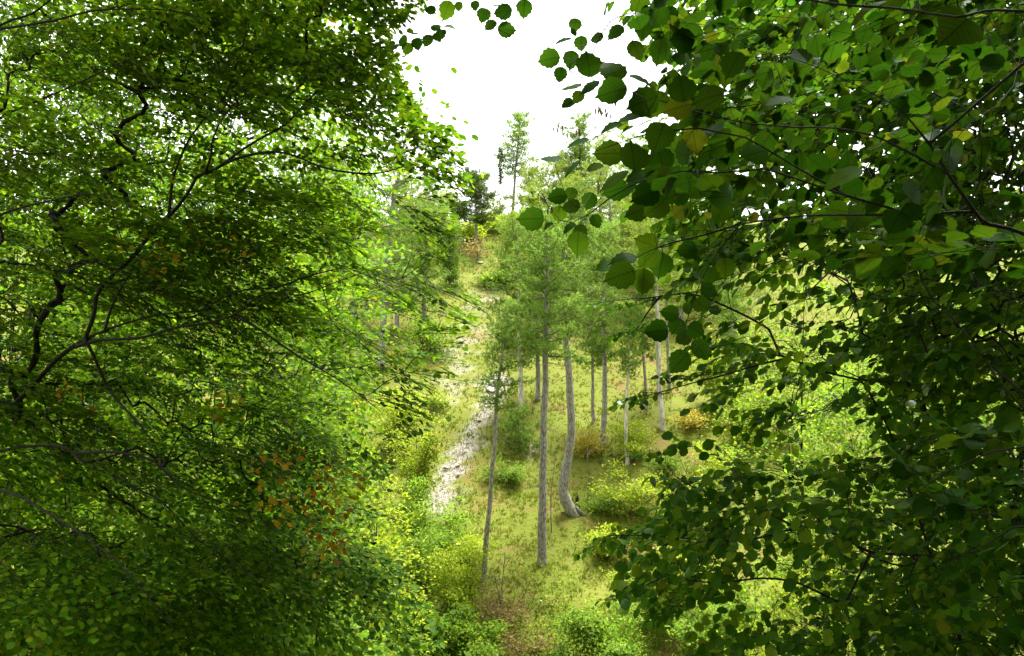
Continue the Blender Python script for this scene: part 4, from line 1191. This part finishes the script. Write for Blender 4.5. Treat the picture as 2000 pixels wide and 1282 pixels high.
for row in HAND.replace('\n', '').split(';'):
    px, py, Lp, a, fl = [float(v) for v in row.split()]
    d = float(np.clip(.098 * F / Lp, 2.35, 5.3)) * rng.uniform(.98, 1.02)
    Lw = Lp * d / F * 1.0
    a = math.radians(a)
    D = nrm(np.array([math.cos(a), rng.normal(0, .18), -math.sin(a)]))
    N = nrm(np.array([rng.normal(0, .25), -1.0 if not fl else -.55, rng.normal(.25, .25) if not fl else 1.0]))
    c = at(px, py, d)
    hp.append(c - D * Lw * .5); hd.append(D); hn.append(N); hl.append(Lw)
hp, hd, hn, hl = map(np.array, (hp, hd, hn, hl))
CK = [(1172, 212, 6), (1185, 216, 4), (1130, 250, 5), (1090, 245, 3), (1204, 196, 3), (1075, 250, 1), (1062, 382, 4), (1074, 408, 4), (1168, 362, 3)]
sk.grow(np.vstack([hp] + [at(q[0], q[1], 2.55) for q in CK]), nbase + [0, 0, 1.5], step=.06, bow=.05, wander=.003, back=.25)
NPOLY = [(1240, -60), (1300, -500), (2500, -500), (2500, 1420), (1880, 1420), (1830, 1120), (1720, 1000), (1760, 860), (1880, 720), (1860, 600), (1700, 560), (1560, 500), (1440, 500), (1380, 430), (1320, 420), (1260, 330), (1330, 240), (1380, 150), (1300, 110), (1240, 60)]


def nthin(P, px, py):
    v = .55 + .8 * wob(P, 2.6, 2.0)
    low = np.clip((py - 480) / 300, 0, 1)
    v = v * (1 - .62 * low)
    return np.where((px > 2060) | (py < -60) | (py > 1320), .35, np.clip(v, .05, 1))


tg = sample_region(NPOLY, 300, lambda a, b: 2.3 + 0 * a, lambda a, b: 4.8 + 0 * a, nthin)
# the part of the bush over and behind the camera
xo = np.stack([rng.uniform(-1.5, 3.6, 70), rng.uniform(-2.2, 2.0, 70), rng.uniform(11.9, 13.2, 70)], -1)
ta = np.vstack([tg, xo])
tips = sk.grow(ta, nbase + [0, 0, 1.5], step=.08, bow=.08, wander=.004)
outd = nrm((ta - [NX, NY, 0]) * [1, 1, 0])
sd = nrm(outd * .7 + np.array([-.6, .1, 0]) + tips * .5 + jit(len(ta), .35) + UP * -.05)
sn = nrm(UP + jit(len(ta), .25) + np.array([-.05, 0, 0]) + np.array([0, 1, 0]) * np.clip((ta[:, 2:3] - 9.9) * .9, -.5, .6))
T = [spray_template(1, 3, 5, .5, .30, s + 80) for s in range(6)]
P, D, N, L, LN = place_sprays(T, ta, sd, sn, rng.uniform(.26, .40, len(ta)), .18)
L = np.clip(L * .92 * rng.uniform(.7, 1.15, len(L)), .04, .10)
D = nrm(D + jit(len(D), .28) - UP * .12); N = nrm(N + jit(len(N), .5))
px, py = pix(P + D * L[:, None] * .5)
ok = (P[:, 1] < .6) | in_poly(px, py, NPOLY) & (np.linalg.norm(P - CAM, axis=1) > 1.35)
ok &= ~((P[:, 1] < .6) & (np.linalg.norm(P - CAM, axis=1) < 1.3))
P, D, N, L = P[ok], D[ok], N[ok], L[ok]
mx_, my_ = pix(LN.mean(1)); LN = LN[(in_poly(mx_, my_, NPOLY) | (LN[:, 0, 1] < .5)) & (np.linalg.norm(LN.mean(1) - CAM, axis=1) > 1.3)]
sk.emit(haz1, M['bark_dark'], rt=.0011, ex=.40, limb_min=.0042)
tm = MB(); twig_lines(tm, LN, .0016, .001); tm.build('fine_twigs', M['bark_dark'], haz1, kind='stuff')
for k in range(len(hp)):
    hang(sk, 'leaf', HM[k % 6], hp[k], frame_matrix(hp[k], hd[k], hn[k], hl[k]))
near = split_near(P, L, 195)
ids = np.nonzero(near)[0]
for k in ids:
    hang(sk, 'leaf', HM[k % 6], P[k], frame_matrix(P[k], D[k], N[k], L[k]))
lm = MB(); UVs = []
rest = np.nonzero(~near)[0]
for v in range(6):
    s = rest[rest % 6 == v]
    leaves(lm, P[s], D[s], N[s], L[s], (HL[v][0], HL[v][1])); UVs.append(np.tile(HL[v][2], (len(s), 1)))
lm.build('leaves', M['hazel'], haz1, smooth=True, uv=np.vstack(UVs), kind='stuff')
# hanging catkins and dry seed clusters
for (px, py, n_) in CK:
    c = at(px, py, 2.55)
    for _ in range(n_):
        cm = MB(); p = c + np.array([rng.normal(0, .008), rng.normal(0, .008), rng.normal(0, .006)]); ln = rng.uniform(.014, .026)
        tubes(cm, np.array([p, p - UP * ln * .15, p - UP * ln * .6 + jit(1, .001)[0], p - UP * ln]), np.array([.0006, .0028, .0028, .0008]), 5)
        cm.build('catkin', M['bark_twig'], haz1, smooth=True)
